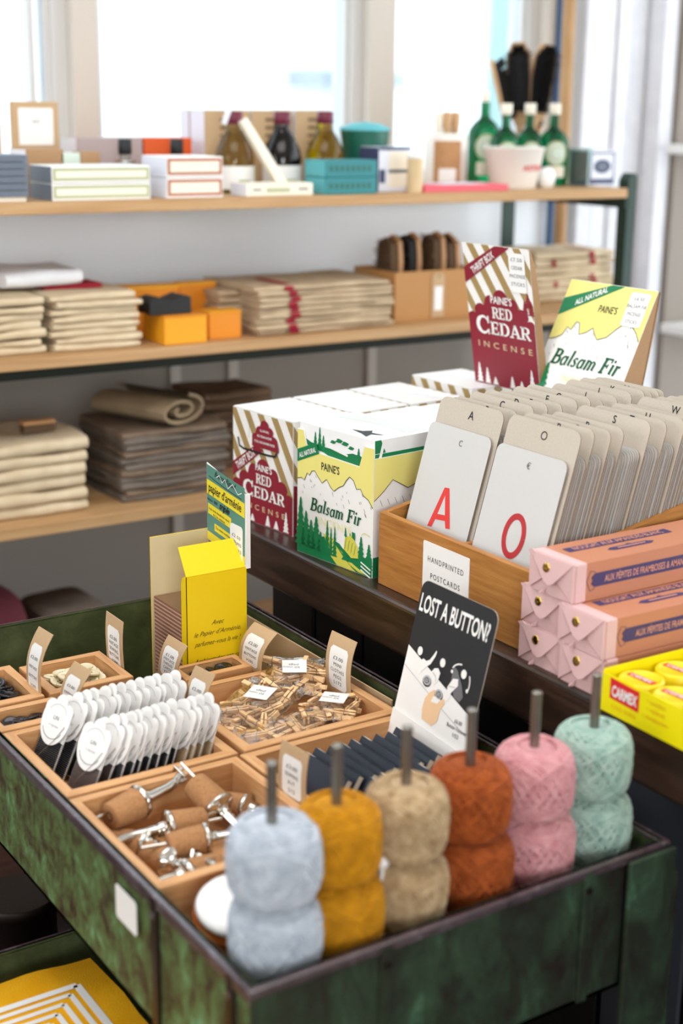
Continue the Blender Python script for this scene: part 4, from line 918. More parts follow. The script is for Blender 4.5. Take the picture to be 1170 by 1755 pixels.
for j in range(10):
    f0, f1 = j/10, (j+1)/10
    b.face([(.098+hw, .046-hh*f0*.175, h0+hh*f0*.985), (.098+hw, .046-.0376+.002+.05*(1-f0)**.7, h0+hh*f0*.985), (.098+hw, .046-.0376+.002+.05*(1-f1)**.7, h0+hh*f1*.985), (.098+hw, .046-hh*f1*.175, h0+hh*f1*.985)], 'kraft_dark')
b.build('side_flap', t4)
def balsam_carton(label, loc, rz, w, h, detailed):
    d = .104
    t = thing('incense_carton', label, 'carton', loc, R(rz), 'yellow and green incense cartons')
    out = [(0, 0), (w, 0), (w, h), (w*.88, h), (w*.815, h*.835), (w*.135, h*.855), (w*.085, h), (0, h)]
    b = MB(); b.ext(out, -.001, 0, 'white_card', FRONT)
    if detailed:
        balsam_print(b, FRONT, w, h, False, [(w-.0006, h-.0006), (w*.88+.0004, h-.0006), (w*.815+.0004, h*.835-.0008), (w*.135-.0004, h*.855-.0008), (w*.085-.0006, h-.0006), (.0006, h-.0006)])
        scene_print(b, FRONT, w, h)
    b.build('front_panel', t)
    b = MB(); Mr = lambda u, v, s: (w+s, u, v); hs = h-.013 if detailed else h
    b.box(w-.001, w, .001, d, 0, hs, 'white_card')
    rp = [(.0004, h*.60), (d*.15, h*.66), (d*.30, h*.74), (d*.42, h*.70), (d*.55, h*.655), (d*.7, h*.68), (d*.85, h*.64), (d-.0004, h*.66)]
    b.poly(rp+[(d-.0004, hs-.0004), (.0004, hs-.0004)], 'yellow_print', Mr, .0004); line(b, rp, .0009, 'black_print', Mr, .0008)
    for i in range(7): line(b, [(d*(.1+.12*i), h*.60), (d*(.14+.12*i), h*.55)], .0006, 'grey_print', Mr, .0006)
    b.text('PAINE’S', d*.62, h*.45, .0165, 'dark_green_print', Mr, .0008, .012, 0, 1, 1, 0, .042)
    b.rect(.0004, d-.0004, .0004, h*.16, 'green_print', Mr, .0004); b.rect(d*.3, d*.9, h*.36, h*.385, 'dark_green_print', Mr, .0006)
    b.box(0, .001, .001, d, 0, h, 'white_card'); b.box(.001, w-.001, d-.001, d, 0, h, 'white_card'); b.box(.001, w-.001, .001, d-.001, 0, .001, 'white_card'); b.build('side_panel', t)
    if not detailed:
        b = MB(); b.box(.001, w-.001, .001, d-.001, h, h+.001, 'white_gloss'); b.build('top_panel', t)
    return t, w, d, h
BW, BH = .152, .168
bt, w, d, h = balsam_carton('yellow and green fir incense carton standing in front, notched front showing its packets', (.4883, .7317, BT), -83, BW, BH, True)
ca, sa = math.cos(R(-83)), math.sin(R(-83))
def in_box(lx, ly, lz): return (.4883+lx*ca-ly*sa, .7317+lx*sa+ly*ca, BT+lz)
pz = [.0012+.0445*i for i in range(4)]
for i, z in enumerate(pz):
    if i < 2: continue
    b = MB(); pw, pd, ph = w-.004, d-.005, .043
    b.box(0, pw, 0, pd, 0, ph, 'white_gloss')
    b.poly([(0.0005, ph*.30), (pw*.35, ph*.18), (pw*.6, ph*.05), (pw-.0005, .0005), (pw-.0005, ph*.62), (pw*.80, ph*.55), (pw*.62, ph*.50), (pw*.30, ph*.62), (.0005, ph*.42)] if False else [(.0005, ph*.45), (pw*.16, ph*.28), (pw*.34, ph*.22), (pw*.55, ph*.02), (pw*.75, ph*.0+.0005), (pw-.0005, .0005), (pw-.0005, ph*.56), (pw*.84, ph*.42), (pw*.72, ph*.44), (pw*.6, ph*.34), (pw*.45, ph*.40), (pw*.3, ph*.40), (pw*.16, ph*.44), (.0005, ph*.60)], 'green_print', FRONT, .0003)
    for u, hh_ in ((.22, .55), (.28, .72), (.33, .5), (.80, .4), (.92, .5)): fir(b, pw*u, ph*.25, pw*.07, ph*hh_, 'green_print', FRONT, .0005, 5)
    for u, vv, rr in ((.46, .62, .05), (.54, .70, .06), (.62, .66, .06), (.70, .58, .05)): b.poly([(pw*(u+rr*math.cos(R(a))*(.7+.3*math.sin(a*3))), ph*(vv+.9*rr*math.sin(R(a))*(1+.4*math.cos(a*2.1)))) for a in range(0, 360, 30)], 'green_print', FRONT, .0005)
    line(b, [(pw*.36, ph*.47), (pw*.66, ph*.33)], .0028, 'white_card', FRONT, .0008)
    Mr = lambda u, v, s: (pw+s, u, v); b.rect(.0005, pd-.0005, .0005, ph*.58, 'green_print', Mr, .0003)
    b.poly([(.004, ph*.25), (.008, ph*.25), (.018, ph*.95), (.013, ph*.98)], 'white_card', Mr, .0005) if i == 3 else None
    b.poly([(.0, ph*.6), (.0, ph*.99), (.010, ph*.99), (.018, ph*.6)], 'green_print', Mr, .0004)
    Mt = lambda u, v, s: (u, v, ph+s)
    if i == 3:
        b.poly([(pw*.04, pd*.55), (pw*.5, pd*.68), (pw*.96, pd*.62), (pw*.9, pd*.9), (pw*.4, pd*.97), (pw*.05, pd*.85)], 'mint', Mt, .0003)
        b.poly([(pw*.55, pd*.20), (pw*.66, pd*.24), (pw*.70, pd*.36), (pw*.76, pd*.26), (pw*.90, pd*.30), (pw*.80, pd*.20), (pw*.84, pd*.06), (pw*.72, pd*.14)], 'black_print', Mt, .0005)
    o = b.build('incense_packet', bevel=.0006, loc=in_box(.002, .0022, z), rz=R(-83))
    tag(o, 'upper white and green incense packet, black hole in its top, in the notched carton' if i == 3 else 'lower white and green incense packet just visible in the carton notch', 'packet', 'incense packets in the carton')
for i in range(2):
    b = MB(); b.box(0, w-.004, 0, d-.005, 0, .043, 'white_gloss'); o = b.build('incense_packet', loc=in_box(.002, .0022, pz[i]), rz=R(-83)); tag(o, 'white incense packet hidden low in the notched carton', 'packet', 'hidden incense packets')
balsam_carton('yellow and green incense carton behind the notched one, mint tinted white top', in_box(0, .1055, 0), -83, BW, .172, False)
balsam_carton('yellow and green incense carton farthest back in its row, mostly behind the cards', in_box(0, .211, 0), -83, BW, .170, False)
tb, w3, d3, h3 = balsam_carton('incense carton behind the card file with a leaning fir display card', (.905, .738, BT), -89, .172, .168, False)
hw, hh = .172, .20; h0 = .169; HH = .186; YB = -.024
def MB2(u, v, w): return (u, YB+v*.42-w*.907, h0+v*.907+w*.42)
b = MB(); b.ext([(0, 0), (hw, 0), (hw, HH), (0, HH)], -.0012, 0, 'white_card', MB2, 'kraft')
balsam_print(b, MB2, hw, HH, True)
fir(b, hw*.12, .001, .034, .058, 'green_print', MB2, .0012, 7)
b.ext(rrect(hw*.74, hw*.955, HH*.70, HH*.965, .004), .0012, .0016, 'label_white', MB2)
for i, s in enumerate(('£6.50', 'BALSAM FIR', 'INCENSE', 'STICKS')): b.text(s, hw*.845, HH*(.905-.06*i), .0075, 'grey_print', MB2, .0020, 0, 0, 1, 1.1, 0, .0036*len(s))
hc = b.build('header_card', tb); hc['label'] = 'leaning yellow and white display card with green lettering'
b = MB()
for j in range(8):
    f0, f1 = j/8, (j+1)/8; g = lambda f: YB+HH*f*.42+.050*(1-f)**.8+.002
    b.face([(hw-.0005, YB+.001+HH*f0*.42, h0+HH*f0*.907), (hw-.0005, g(f0), h0+HH*f0*.907), (hw-.0005, g(f1), h0+HH*f1*.907), (hw-.0005, YB+.001+HH*f1*.42, h0+HH*f1*.907)], 'kraft_dark')
b.build('side_flap', tb)
b = MB(); b.ext([(0, 0), (hw, 0), (hw, HH-.002), (0, HH-.002)], 0, .001, 'kraft_brown', lambda u, v, w: (u, YB+v*.42+.002+.050*(1-v/HH)**.8+w, h0+v*.907)); b.build('card_back', tb)
# ------------------------------------------------------------------ oak card file
CX0, CX1, CY0, CY1, CZ0 = .503, .888, .276, .5625, BT
t = thing('card_file', 'open oak card file box with two lanes of lettered postcards on the bench', 'card file', (CX0, CY1, CZ0), R(-90))
cw, cl, hf, hb_, th = CY1-CY0, CX1-CX0, .0935, .165, .0085
b = MB(); b.box(0, cw, 0, th, 0, hf, 'oak_x'); b.build('front_wall', t, bevel=.001)
for x in (0, cw-th):
    b = MB(); b.ext([(th, 0), (cl-th, 0), (cl-th, hb_), (th, hf)], 0, th, 'oak', lambda u, v, w: (x+w, u, v)); b.build('side_wall', t, bevel=.001)
b = MB(); b.ext([(th, .004), (cl-th, .004), (cl-th, hb_-.03), (th+.03, hf-.004), (th, hf-.004)], 0, .006, 'oak', lambda u, v, w: (cw*.53-.003+w, u, v)); b.build('divider_wall', t, bevel=.001)
b = MB(); b.box(0, cw, cl-th, cl, 0, hb_, 'oak_x'); b.box(th, cw-th, th, cl-th, 0, .004, 'oak'); b.build('back_wall', t, bevel=.001)
b = MB(); b.ext(rrect(.094, .182, .018, .081, .002), .0002, .0010, 'label_white', FRONT)
b.text('HANDPRINTED', .138, .0575, .0098, 'black_print', FRONT, .0013, -.004, 0, 1, 1.25, 0, .068); b.text('POSTCARDS', .138, .0375, .0098, 'black_print', FRONT, .0013, -.004, 0, 1, 1.25, 0, .056)
lb = b.build('name_label', t); lb['label'] = 'white label reading HANDPRINTED POSTCARDS'
LEAN = 15.6; DZ = .0842
def card_mesh(wd, ln, mat, rad):
    b = MB(); b.ext([(0, 0), (wd, 0)]+arc(wd-rad, ln-rad, rad, rad, 0, 90, 4)+arc(rad, ln-rad, rad, rad, 90, 180, 4), -.0010, 0, mat, FRONT, 'card_edge'); return b
CWD = .1215; q = random.Random(9)
lanes = [('ABCDEFGHIJKLMN', [.577+.0225*i for i in range(11)]+[.8145, .826, .838], .5395, 'left lane'),
         ('OPQRSTUVWXYZ', [.5735, .594, .618, .639, .676, .704, .730, .752, .778, .802, .822, .840], .4045, 'right lane')]
pc = None
for letters, xs, yl, lane in lanes:
    for i, (L_, xt) in enumerate(zip(letters, xs)):
        xb = xt-.235*math.tan(R(LEAN)); ln = .2405+q.uniform(-.0025, .0035)
        b = card_mesh(CWD, ln, 'greyboard', .012); b.text(L_, CWD*.53+q.uniform(-.002, .002), ln-(.0195 if i == 0 else .0118), .0145 if i == 0 else .0128, 'black_print', FRONT, .0003, .012 if L_ != 'O' else 0)
        o = b.build('index_divider', loc=(xb, yl+q.uniform(-.0015, .0015), DZ)); o.rotation_euler = (R(-LEAN), 0, R(-90))
        tag(o, 'grey card divider lettered %s in the %s of the card file' % (L_, lane), 'divider', 'lettered dividers, '+lane)
        nx = xs[i+1] if i+1 < len(xs) else xt+.012
        gap = nx-xt; n = (9 if gap > .03 else 6 if gap > .02 else 4 if gap > .015 else 2) if lane == 'right lane' else (4 if gap > .02 else 2)
        for k in range(n):
            if pc is None: pc = o = card_mesh(.119, .2105, 'card_white', .010).build('postcard')
            else: o = pc.copy(); col.objects.link(o)
            f = (k+1)/(n+1); o.location = (xb+gap*f, yl-.0012+q.uniform(-.0009, .0009), DZ+.0003); o.rotation_euler = (R(-LEAN), 0, R(-90))
            tag(o, 'plain postcard filed behind the %s divider, only its edge showing' % L_, 'postcard', 'postcards filed behind '+L_)
for L_, s2, yl, xt, mat, l in (('A', 'C', .543, .5735, 'scarlet_print', 'white postcard with a large red A at the front of the left lane'), ('O', '€', .4085, .570, 'oxblood_print', 'white postcard with a large red O at the front of the right lane')):
    b = card_mesh(.1195, .209, 'card_white', .010)
    if L_ == 'A':
        b.poly([(.043, .0855), (.0512, .0862), (.0545, .0965), (.0730, .0985), (.0772, .0905), (.0855, .0915), (.0665, .1375), (.0575, .1365)][::1], mat, FRONT, .0004)
        b.poly([(.0567, .1035), (.0708, .105), (.0622, .1275)], 'card_white', FRONT, .0006)
    else: line(b, arc(.0648, .1126, .0155, .0225, 0, 360, 32), .0072, mat, FRONT, .0004)
    b.text(s2, .066 if L_ == 'A' else .0595, .189, .0105, 'grey_print', FRONT, .0004, .006)
    xb = xt-.235*math.tan(R(LEAN)) ; o = b.build('postcard', loc=(xb-.0012, yl-.0015, DZ)); o.rotation_euler = (R(-LEAN), 0, R(-90)); tag(o, l, 'postcard')
# ------------------------------------------------------------------ bars of nougat in pink paper
NW, NH, NL = .067, .0415, .40
def nougat(loc, rz, label):
    t = thing('wrapped_bar', label, 'bar', loc, R(rz), 'pink wrapped bars on the bench')
    b = MB(); b.box(0, NW, .004, NL, 0, NH, 'salmon_paper')
    Mr = lambda u, v, w: (NW+w, u, v); Mt = lambda u, v, w: (NW-v, u, NH+w)
    for k in range(2):
        o = .026+.20*k
        b.rect(o, o+.150, NH*.34, NH*.70, 'navy_print', Mr, .0003)
        for e, sg in ((o, -1), (o+.15, 1)):
            b.poly([(e, NH*.36), (e+sg*.004, NH*.44), (e+sg*.002, NH*.52), (e+sg*.004, NH*.60), (e, NH*.68)][::-sg], 'navy_print', Mr, .0004)
            for v in (.26, .78): line(b, [(e-sg*.002, NH*(.5+(v-.5)*.8)), (e+sg*.005, NH*v), (e+sg*.010, NH*.52)], .0008, 'navy_print', Mr, .0005)
        b.text('AUX PÉPITES DE FRAMBOISES & AMANDES', o+.078, NH*.43, .0105, 'salmon_print', Mr, .0006, .012, 0, 1, 1, 0, .126)
        b.rect(o, o+.150, NW*.56, NW*.76, 'navy_print', Mt, .0003); b.text('NOUGAT AUX AMANDES BLANC', o+.075, NW*.60, .0125, 'salmon_print', Mt, .0006, .012, 0, 1, 1, 0, .13)
        b.poly([(o+.040, NW*.36), (o+.048, NW*.43), (o+.07, NW*.43), (o+.075, NW*.48), (o+.08, NW*.43), (o+.10, NW*.43), (o+.108, NW*.36), (o+.10, NW*.29), (o+.048, NW*.29)][::-1], 'navy_print', Mt, .0003)
        line(b, [(o+.055, NW*.36), (o+.095, NW*.36)], .0022, 'salmon_print', Mt, .0006)
    b.build('body', t, bevel=.0018)
    b = MB(); c = (NW*.5, -.001, NH*.42)      # folded paper end
    b.box(-.0004, NW+.0004, .001, .016, -.0003, NH+.0004, 'pink_paper'); b.build('paper_sleeve', t, bevel=.0015)
    b = MB(); q = .0016
    b.ext([(.0005, .0), (NW-.0005, 0), (NW*.58, NH*.52), (NW*.42, NH*.52)], -.001, .0012, 'pink_paper', FRONT)
    b.ext([(0, .001), (NW*.40, NH*.50), (NW*.30, NH*.62), (0, NH)], 0, .0032, 'pink_paper', FRONT)
    b.ext([(NW, .001), (NW, NH), (NW*.70, NH*.62), (NW*.60, NH*.46)], 0, .0030, 'pink_paper', FRONT)
    M = lambda u, v, w: (u, -.0018-w-(NH-v)*.14, v)
    b.ext([(.0008, NH+.0002), (NW*.40, NH*.36), (NW*.52, NH*.30), (NW*.62, NH*.38), (NW-.0008, NH+.0002)], 0, .0014, 'pink_paper', M)
    b.face([(NW*.26, -.0034, .0006), (NW*.34, -.0085, .0004), (NW*.40, -.0034, NH*.20)], 'pink_paper'); b.face([(NW*.34, -.0085, .0004), (NW*.37, -.0034, .0006), (NW*.40, -.0034, NH*.20)], 'pink_paper')
    b.ext([(-.003, NH*.99), (.004, NH*1.06), (.010, NH*.97), (.004, NH*.86)], .002, .0036, 'pink_paper', FRONT)
    b.build('folded_end', t)
    b = MB(); M = lambda x, y, z: (NW*.42+x, -.0033-z-(NH*.28-y)*.14, NH*.72+y); b.lathe([(.0052, 0), (.0048, .0007), (.002, .0004), (.0002, .0002)], 'gold_foil', 18, 0, 0, M); b.build('gold_seal', t)
    return t
bx = .492
nougat((bx+.000, .2735, BT), -90, 'pink wrapped bar at the bottom left of its pile, next to the oak box')
nougat((bx-.004, .2045, BT), -90.5, 'pink wrapped bar at the bottom right of its pile, beside the yellow tray')
nougat((bx+.003, .2755, BT+NH+.0009), -90, 'pink wrapped bar in the second layer, left end mostly under the top bar')
nougat((bx-.006, .2065, BT+NH+.0009), -90.8, 'pink wrapped bar in the second layer on the right, gold seal in view')
nougat((bx-.002, .2600, BT+2*NH+.0018), -90, 'pink wrapped bar lying alone on top of the pile')
# ------------------------------------------------------------------ yellow tray of lip balm pots
t = thing('display_tray', 'bright yellow card tray with a red label holding round yellow balm pots', 'tray', (.4685, .1225, BT), R(-91))
kw, kd, kh = .150, .175, .043
b = MB(); b.box(0, kw, 0, .001, 0, kh*.93, 'balm_yellow'); 
b.ext([(.012, .017), (.052, .0155), (.052, .0365), (.012, .038)], .0002, .0006, 'balm_red', FRONT); b.text('CARMEX', .032, .0205, .0155, 'white_card', FRONT, .0010, .03, .1, 1, 1, 0, .035)
b.text('COLD SORES', .032, .0075, .0055, 'orange_print', FRONT, .0004, 0, 0, 1, 1, 0, .034)
for i, s in enumerate(('• soothes', '• relieves', '• moisturises')): b.text(s, .075, .030-.008*i, .0065, 'orange_print', FRONT, .0004)
b.build('front_panel', t, bevel=.0003)
b = MB(); b.box(0, .001, .001, kd, 0, kh*1.0, 'balm_yellow'); b.box(kw-.001, kw, .001, kd, 0, kh, 'balm_yellow'); b.box(.001, kw-.001, kd-.001, kd, 0, kh, 'balm_yellow'); b.box(.001, kw-.001, .001, kd-.001, 0, .001, 'balm_yellow'); b.build('tray_sides', t)
pt = None; cq, sq = math.cos(R(-91)), math.sin(R(-91)); names = ['front left', 'front middle', 'front right', 'second row left', 'second row middle', 'second row right', 'third row left', 'third row middle', 'third row right']
for j in range(3):
    for i in range(3):
        if pt is None:
            pt = o = thing('balm_pot', '', 'pot'); r = .0228
            b = MB(); b.lathe([(r*.8, 0), (r*.9, .002), (r*.92, .014), (r*.92, .020)], 'balm_yellow', 28); b.build('jar', o)
            b = MB(); b.lathe([(r, .0202), (r, .0335), (r*.95, .0355), (r*.86, .0357), (r*.84, .0349), (.0005, .0349)], 'balm_lid', 32)
            Mt = lambda u, v, s: (u, v, .0350+s); b.rect(-r*.74, r*.74, -.0042, .0042, 'balm_red', Mt, .0003); b.text('CARMEX', 0, -.0026, .0074, 'white_card', Mt, .0006, .02, 0, 1, 1, 0, r*1.2); b.build('lid', o)
        else: o = copy_tree(pt)
        lx, ly = .0265+.0480*i, .0265+.0495*j; o.location = (.4685+lx*cq-ly*sq, .1225+lx*sq+ly*cq, BT+.0012); o.rotation_euler.z = R(-88+3*((i+j) % 3))
        tag(o, 'round yellow balm pot with red lid label, %s of the yellow tray' % names[j*3+i], 'pot', 'balm pots in the yellow tray')
# ------------------------------------------------------------------ goods on the top board of the rack
ZT = B1+.0205+.0004
def shelf_item(pl, pr, y, pt, z0=ZT):
    """left and right x and height of something standing at depth y between two sight lines"""
    a = at(pl, 340, y=y); c = at(pr, 340, y=y); tpt = at((pl+pr)/2, pt, y=y)
    return a.x, c.x-a.x, tpt.z-z0
def carton(name, label, cat, pl, pr, y, pt, dep, mats, z0=ZT, extra=None, group=None, h=None, bevel=.001):
    x, w, hh = shelf_item(pl, pr, y, pt, z0); h = h or hh
    b = MB(); b.box(0, w, 0, dep, 0, h, mats[0])
    if len(mats) > 1: Ml = lambda u, v, s: (-s, dep-u, v); b.rect(.0008, dep-.0008, .0008, h-.0008, mats[1], Ml, .0003)
    if extra: extra(b, w, h, dep)
    o = b.build(name, loc=(x, y, z0), bevel=bevel); tag(o, label, cat, group); return x, w, h
def envelope(pl, pr, y, pt, label):
    x, w, h = shelf_item(pl, pr, y, pt); b = MB(); b.box(0, w, 0, .014, 0, h, 'kraft')
    b.ext(rrect(w*.13, w*.87, h*.52, h*.93, .003), .0002, .0006, 'label_white', FRONT); line(b, [(w*.42, h*.78), (w*.58, h*.78)], .002, 'grey_print', FRONT, .001)
    tag(b.build('kraft_packet', loc=(x, y, ZT), bevel=.002), label, 'packet', 'kraft packets by the window')
envelope(-62, 8, 1.80, 172, 'kraft packet cut by the left picture edge, by the window')
envelope(27, 106, 1.80, 174, 'upright kraft packet with a white label against the left window post')
# slate tins
x, w, h = shelf_item(-70, 52, 1.52, 265); n = 6
for i in range(n):
    b = MB(); hh = (h-.008)/n; b.lathe([(0, 0)], 'slate') if False else b.ext(rrect(0, w, 0, .09, .006), 0, hh-.0012, 'slate', ident, 'slate'); b.tube([(w+.0004, .008, hh*.5), (w+.0004, .082, hh*.5)], .0012, 'chrome', 6)
    tag(b.build('flat_tin', loc=(x, 1.52, ZT+.008+hh*i), bevel=.001), 'slate grey flat tin, %s from the bottom of the stack at the far left' % ORD[i], 'tin', 'slate tins at the far left')
b = MB(); b.box(-.002, w-.006, .004, .086, 0, .0076, 'ivory'); tag(b.build('flat_box', loc=(x, 1.52, ZT)), 'thin cream box under the stack of slate tins', 'box')
carton('kraft_box', 'kraft brown box standing behind the slate tins', 'box', 48, 112, 1.64, 256, .08, ['kraft_dark', 'lilac_white'])
def frame_front(mat, inner):
    def f(b, w, h, dep):
        b.rect(.002, w-.002, .004, h-.003, mat, FRONT, .0003); b.rect(.0075, w-.0075, .009, h-.008, inner, FRONT, .0006)
    return f
for i in range(2):
    x, w, h = shelf_item(90, 258, 1.512, 284); hh = h/2
    carton('flat_box', '%s of two long white boxes with a sage green border' % ('upper' if i else 'lower'), 'box', 90, 258, 1.512, 0, .10, ['white_card', 'slate'], ZT+hh*i+.0002*i, frame_front('sage', 'ivory'), 'sage bordered boxes', hh-.0006)
    x, w, h = shelf_item(286, 382, 1.512, 268); hh = h/2
    carton('flat_box', '%s of two short white boxes with a terracotta border' % ('upper' if i else 'lower'), 'box', 286, 382, 1.512, 0, .10, ['white_card', 'lilac_white'], ZT+hh*i+.0002*i, frame_front('terracotta', 'ivory'), 'terracotta bordered boxes', hh-.0006)
    x, w, h = shelf_item(557, 645, 1.515, 274); hh = h/2
    def ft(b, w, h, dep): b.rect(.004, w-.004, h*.12, h*.42, 'teal_light', FRONT, .0001) if False else (b.text('TEA', w*.3, h*.35, h*.34, 'jade', FRONT, .0004) if False else [b.rect(w*(.08+.105*k), w*(.08+.105*k+.06), h*.34, h*.66, 'jade', FRONT, .0004) for k in range(8)])
    carton('flat_box', '%s of two turquoise boxes beneath the green tin' % ('upper' if i else 'lower'), 'box', 557, 645, 1.515, 0, .075, ['teal_box', 'teal_light'], ZT+hh*i+.0002*i, ft, 'turquoise boxes', hh-.0006)
carton('long_box', 'long mauve box lying at the back, left of the orange one', 'box', 134, 246, 1.74, 236, .07, ['mauve', 'lilac_white'])
carton('long_box', 'orange box lying at the back beside the mauve one', 'box', 249, 330, 1.74, 236, .07, ['orange'])
carton('small_box', 'small pale mint box in front of the mauve box', 'box', 108, 140, 1.64, 262, .04, ['mint'])
carton('small_box', 'small kraft box in front of the mauve box', 'box', 141, 174, 1.64, 260, .04, ['kraft_dark'])
def bottle(name, label, pc, y, ptop, r, prof, mat, cap, capmat, lab=None, group=None, z0=ZT, neck=None):
    x = at(pc, 330, y=y).x; h = at(pc, ptop, y=y).z-z0
    t = thing(name, label, 'bottle', (x, y, z0), 0, group)
    hb = h-cap[1]
    b = MB(); b.lathe([(r*a, hb*c) for a, c in prof], mat, 28); b.build('glass_body', t)
    b = MB(); b.lathe([(cap[0]*.95, hb+.0004), (cap[0], hb+.001), (cap[0], h-.001), (cap[0]*.9, h)], capmat, 20); b.build('cap', t)
    if lab: lab(t, r, hb)
    return t
SQ = [(.9, 0), (1, .02), (1, .62), (.92, .74), (.5, .84), (.36, .88), (.36, 1)]
for pc, l in ((216, 'small clear scent bottle with black cap, left of the pair'), (304, 'small clear scent bottle with black cap, right of the pair')):
    def lb(t, r, hb):
        b = MB(); b.lathe([(r*.8, .004), (r*.8, hb*.5)], 'olive_liquid', 20); b.build('liquid', t)
        b = MB(); b.lathe([(r*.62, hb*.80), (r*.62, hb*.86)], 'chrome', 20); b.build('collar', t)
    bottle('scent_bottle', l, pc, 1.66, 238, .030, [(.9, 0), (1, .02), (1, .66), (.9, .76), (.4, .82), (.36, 1)], 'clear_glass', (.0125, .028), 'rubber_black', lb, 'scent bottles')
# tall kraft boxes with a white side
for k, (pl, pr, l) in enumerate(((352, 428, 'left of the three tall kraft boxes at the window, white side showing'), (431, 500, 'middle of the three tall kraft boxes at the window'), (506, 566, 'right of the three tall kraft boxes at the window'))):
    def ex(b, w, h, dep):
        for i in range(5): b.rect(w*.34, w*.62, h*(.86-.1*i), h*(.90-.1*i), 'kraft_brown', FRONT, .0003)
        Ml = lambda u, v, s: (-s, dep-u, v); b.rect(dep*.36, dep*.44, .002, h-.002, 'mauve', Ml, .0006)
    carton('tall_box', l, 'box', pl, pr, 1.74, 189, .105, ['kraft', 'lilac_white'], extra=ex, group='tall kraft boxes')
BP = [(.9, 0), (1, .02), (1, .50), (.93, .62), (.70, .78), (.48, .88), (.42, .92), (.42, 1)]
def soap_lab(t, r, hb):
    b = MB(); b.lathe([(r*1.012, hb*.06), (r*1.012, hb*.40)], 'label_white', 28, caps=False); b.rect(-.012, .012, hb*.10, hb*.20, 'sage', lambda u, v, s: (u, -r*1.012-s, v), .001); b.build('label', t)
for pc, mat, l in ((402, 'olive_liquid', 'pale straw coloured bottle with a burgundy cap and white tag'), (483, 'dark_liquid', 'dark brown bottle with a burgundy cap'), (556, 'yellow_liquid', 'yellow bottle with a burgundy cap')):
    t = bottle('soap_bottle', l, pc, 1.64, 191, .038, BP, mat, (.0165, .024), 'burgundy', soap_lab, 'bottles with burgundy caps')
    if mat == 'olive_liquid':
        b = MB(); b.ext([(-.006, 0), (.006, 0), (.006, .05), (-.006, .05)], 0, .001, 'lilac_white', lambda u, v, w: (-.018-v*.35+u*.9, -.024-w-.012*0, .150-v*.85-u*.3+.02)); b.build('swing_tag', t)
x0 = at(415, 205, y=1.60); x1 = at(470, 310, y=1.56)
b = MB(); b.tube([(at(486, 318, y=1.565).x, 1.565, ZT+.011), x0], [.0135, .011], 'ivory', 4); tag(b.build('paper_bundle', bevel=.001), 'cream folded paper strip leaning across the straw coloured bottle', 'paper')
def lowf(b, w, h, dep):
    b.rect(w*.1, w*.22, h*.45, h*.58, 'grey_print', FRONT, .0003); b.rect(w*.3, w*.65, h*.3, h*.62, 'sage', FRONT, .0003); b.rect(w*.78, w*.92, h*.45, h*.6, 'grey_print', FRONT, .0003)
carton('flat_box', 'low white printed box in front of the dark bottle', 'box', 422, 536, 1.512, 314, .06, ['ivory', 'lilac_white'], extra=lowf)
x, w, h = shelf_item(588, 658, 1.66, 222, ZT)
t = thing('round_tin', 'dark green lidded bowl shaped tin with a pale lid behind the turquoise boxes', 'tin', (x+w/2, 1.66, ZT)); r = w/2
b = MB(); b.lathe([(r*.7, 0), (r*.78, .004), (r*.9, h*.6), (r, h*.98)], 'jade', 32); b.build('bowl', t)
b = MB(); b.lathe([(r*1.02, h*.985), (r*1.0, h*1.03), (r*.6, h*1.1), (.001, h*1.13)], 'teal_light', 32); b.build('lid', t)
def bl(b, w, h, dep):
    b.rect(w*.3, w*.98, h*.1, h*.9, 'ivory', FRONT, .0003); b.rect(w*.3, w*.98, h*.42, h*.5, 'grey_print', FRONT, .0005); b.rect(w*.02, w*.2, h*.2, h*.5, 'navy_box', FRONT, .0005); b.rect(0, w, h*.93, h, 'navy_box', FRONT, .0004)
carton('printed_box', 'white box with blue print right of the turquoise boxes', 'box', 648, 702, 1.56, 252, .07, ['lilac_white', 'navy_box'], extra=bl)
x, w, h = shelf_item(699, 721, 1.53, 262); t = thing('candle_tube', 'thin gold tube with a white top beside the blue printed box', 'tube', (x+w/2, 1.53, ZT))
b = MB(); b.lathe([(w/2, 0), (w/2, h*.86)], 'wax', 20); b.build('tube', t); b = MB(); b.lathe([(w*.5, h*.8605), (w*.52, h*.87), (w*.52, h*.98), (w*.4, h)], 'white_gloss', 20); b.build('cap', t)
# white jar with brushes
x, w, h = shelf_item(732, 790, 1.70, 228); t = thing('ceramic_jar', 'white jar with a kraft label holding pale wooden brushes', 'jar', (x+w/2, 1.70, ZT)); r = w/2
b = MB(); b.lathe([(r*.96, 0), (r, .004), (r, h*.94), (r*.93, h), (r*.88, h), (r*.9, h*.9), (r*.9, .006), (.001, .006)], 'cup_white', 32); b.build('body', t)
b = MB(); curved(b, rrect(-r*.66, r*.66, h*.06, h*.86, .003), 'wood_back', lambda u, v, s: ((r*1.01+s)*math.sin(u/r-.55), -(r*1.01+s)*math.cos(u/r-.55), v), .0006); curved(b, rrect(-r*.4, r*.4, h*.1, h*.35, .003), 'label_white', lambda u, v, s: ((r*1.01+s)*math.sin(u/r-.55), -(r*1.01+s)*math.cos(u/r-.55), v), .0014); b.build('label', t)
for i, (dx, dy, c) in enumerate(((-.021, 0, 'ivory'), (-.007, -.01, 'brush_back_blonde'), (.008, .004, 'ivory'), (.019, -.006, 'brush_back_blonde'))):
    b = MB(); hh = at(760, 192, y=1.70).z-ZT-.006; b.lathe([(.0045, 0), (.005, hh*.6), (.009, hh*.8), (.0105, hh*.97), (.006, hh)], c, 12); tag(b.build('wooden_brush', loc=(x+w/2+dx, 1.70+dy, ZT+.0065)), 'pale wooden handled brush standing in the white jar, %s from the left' % ORD[i], 'brush', 'brushes in the white jar')
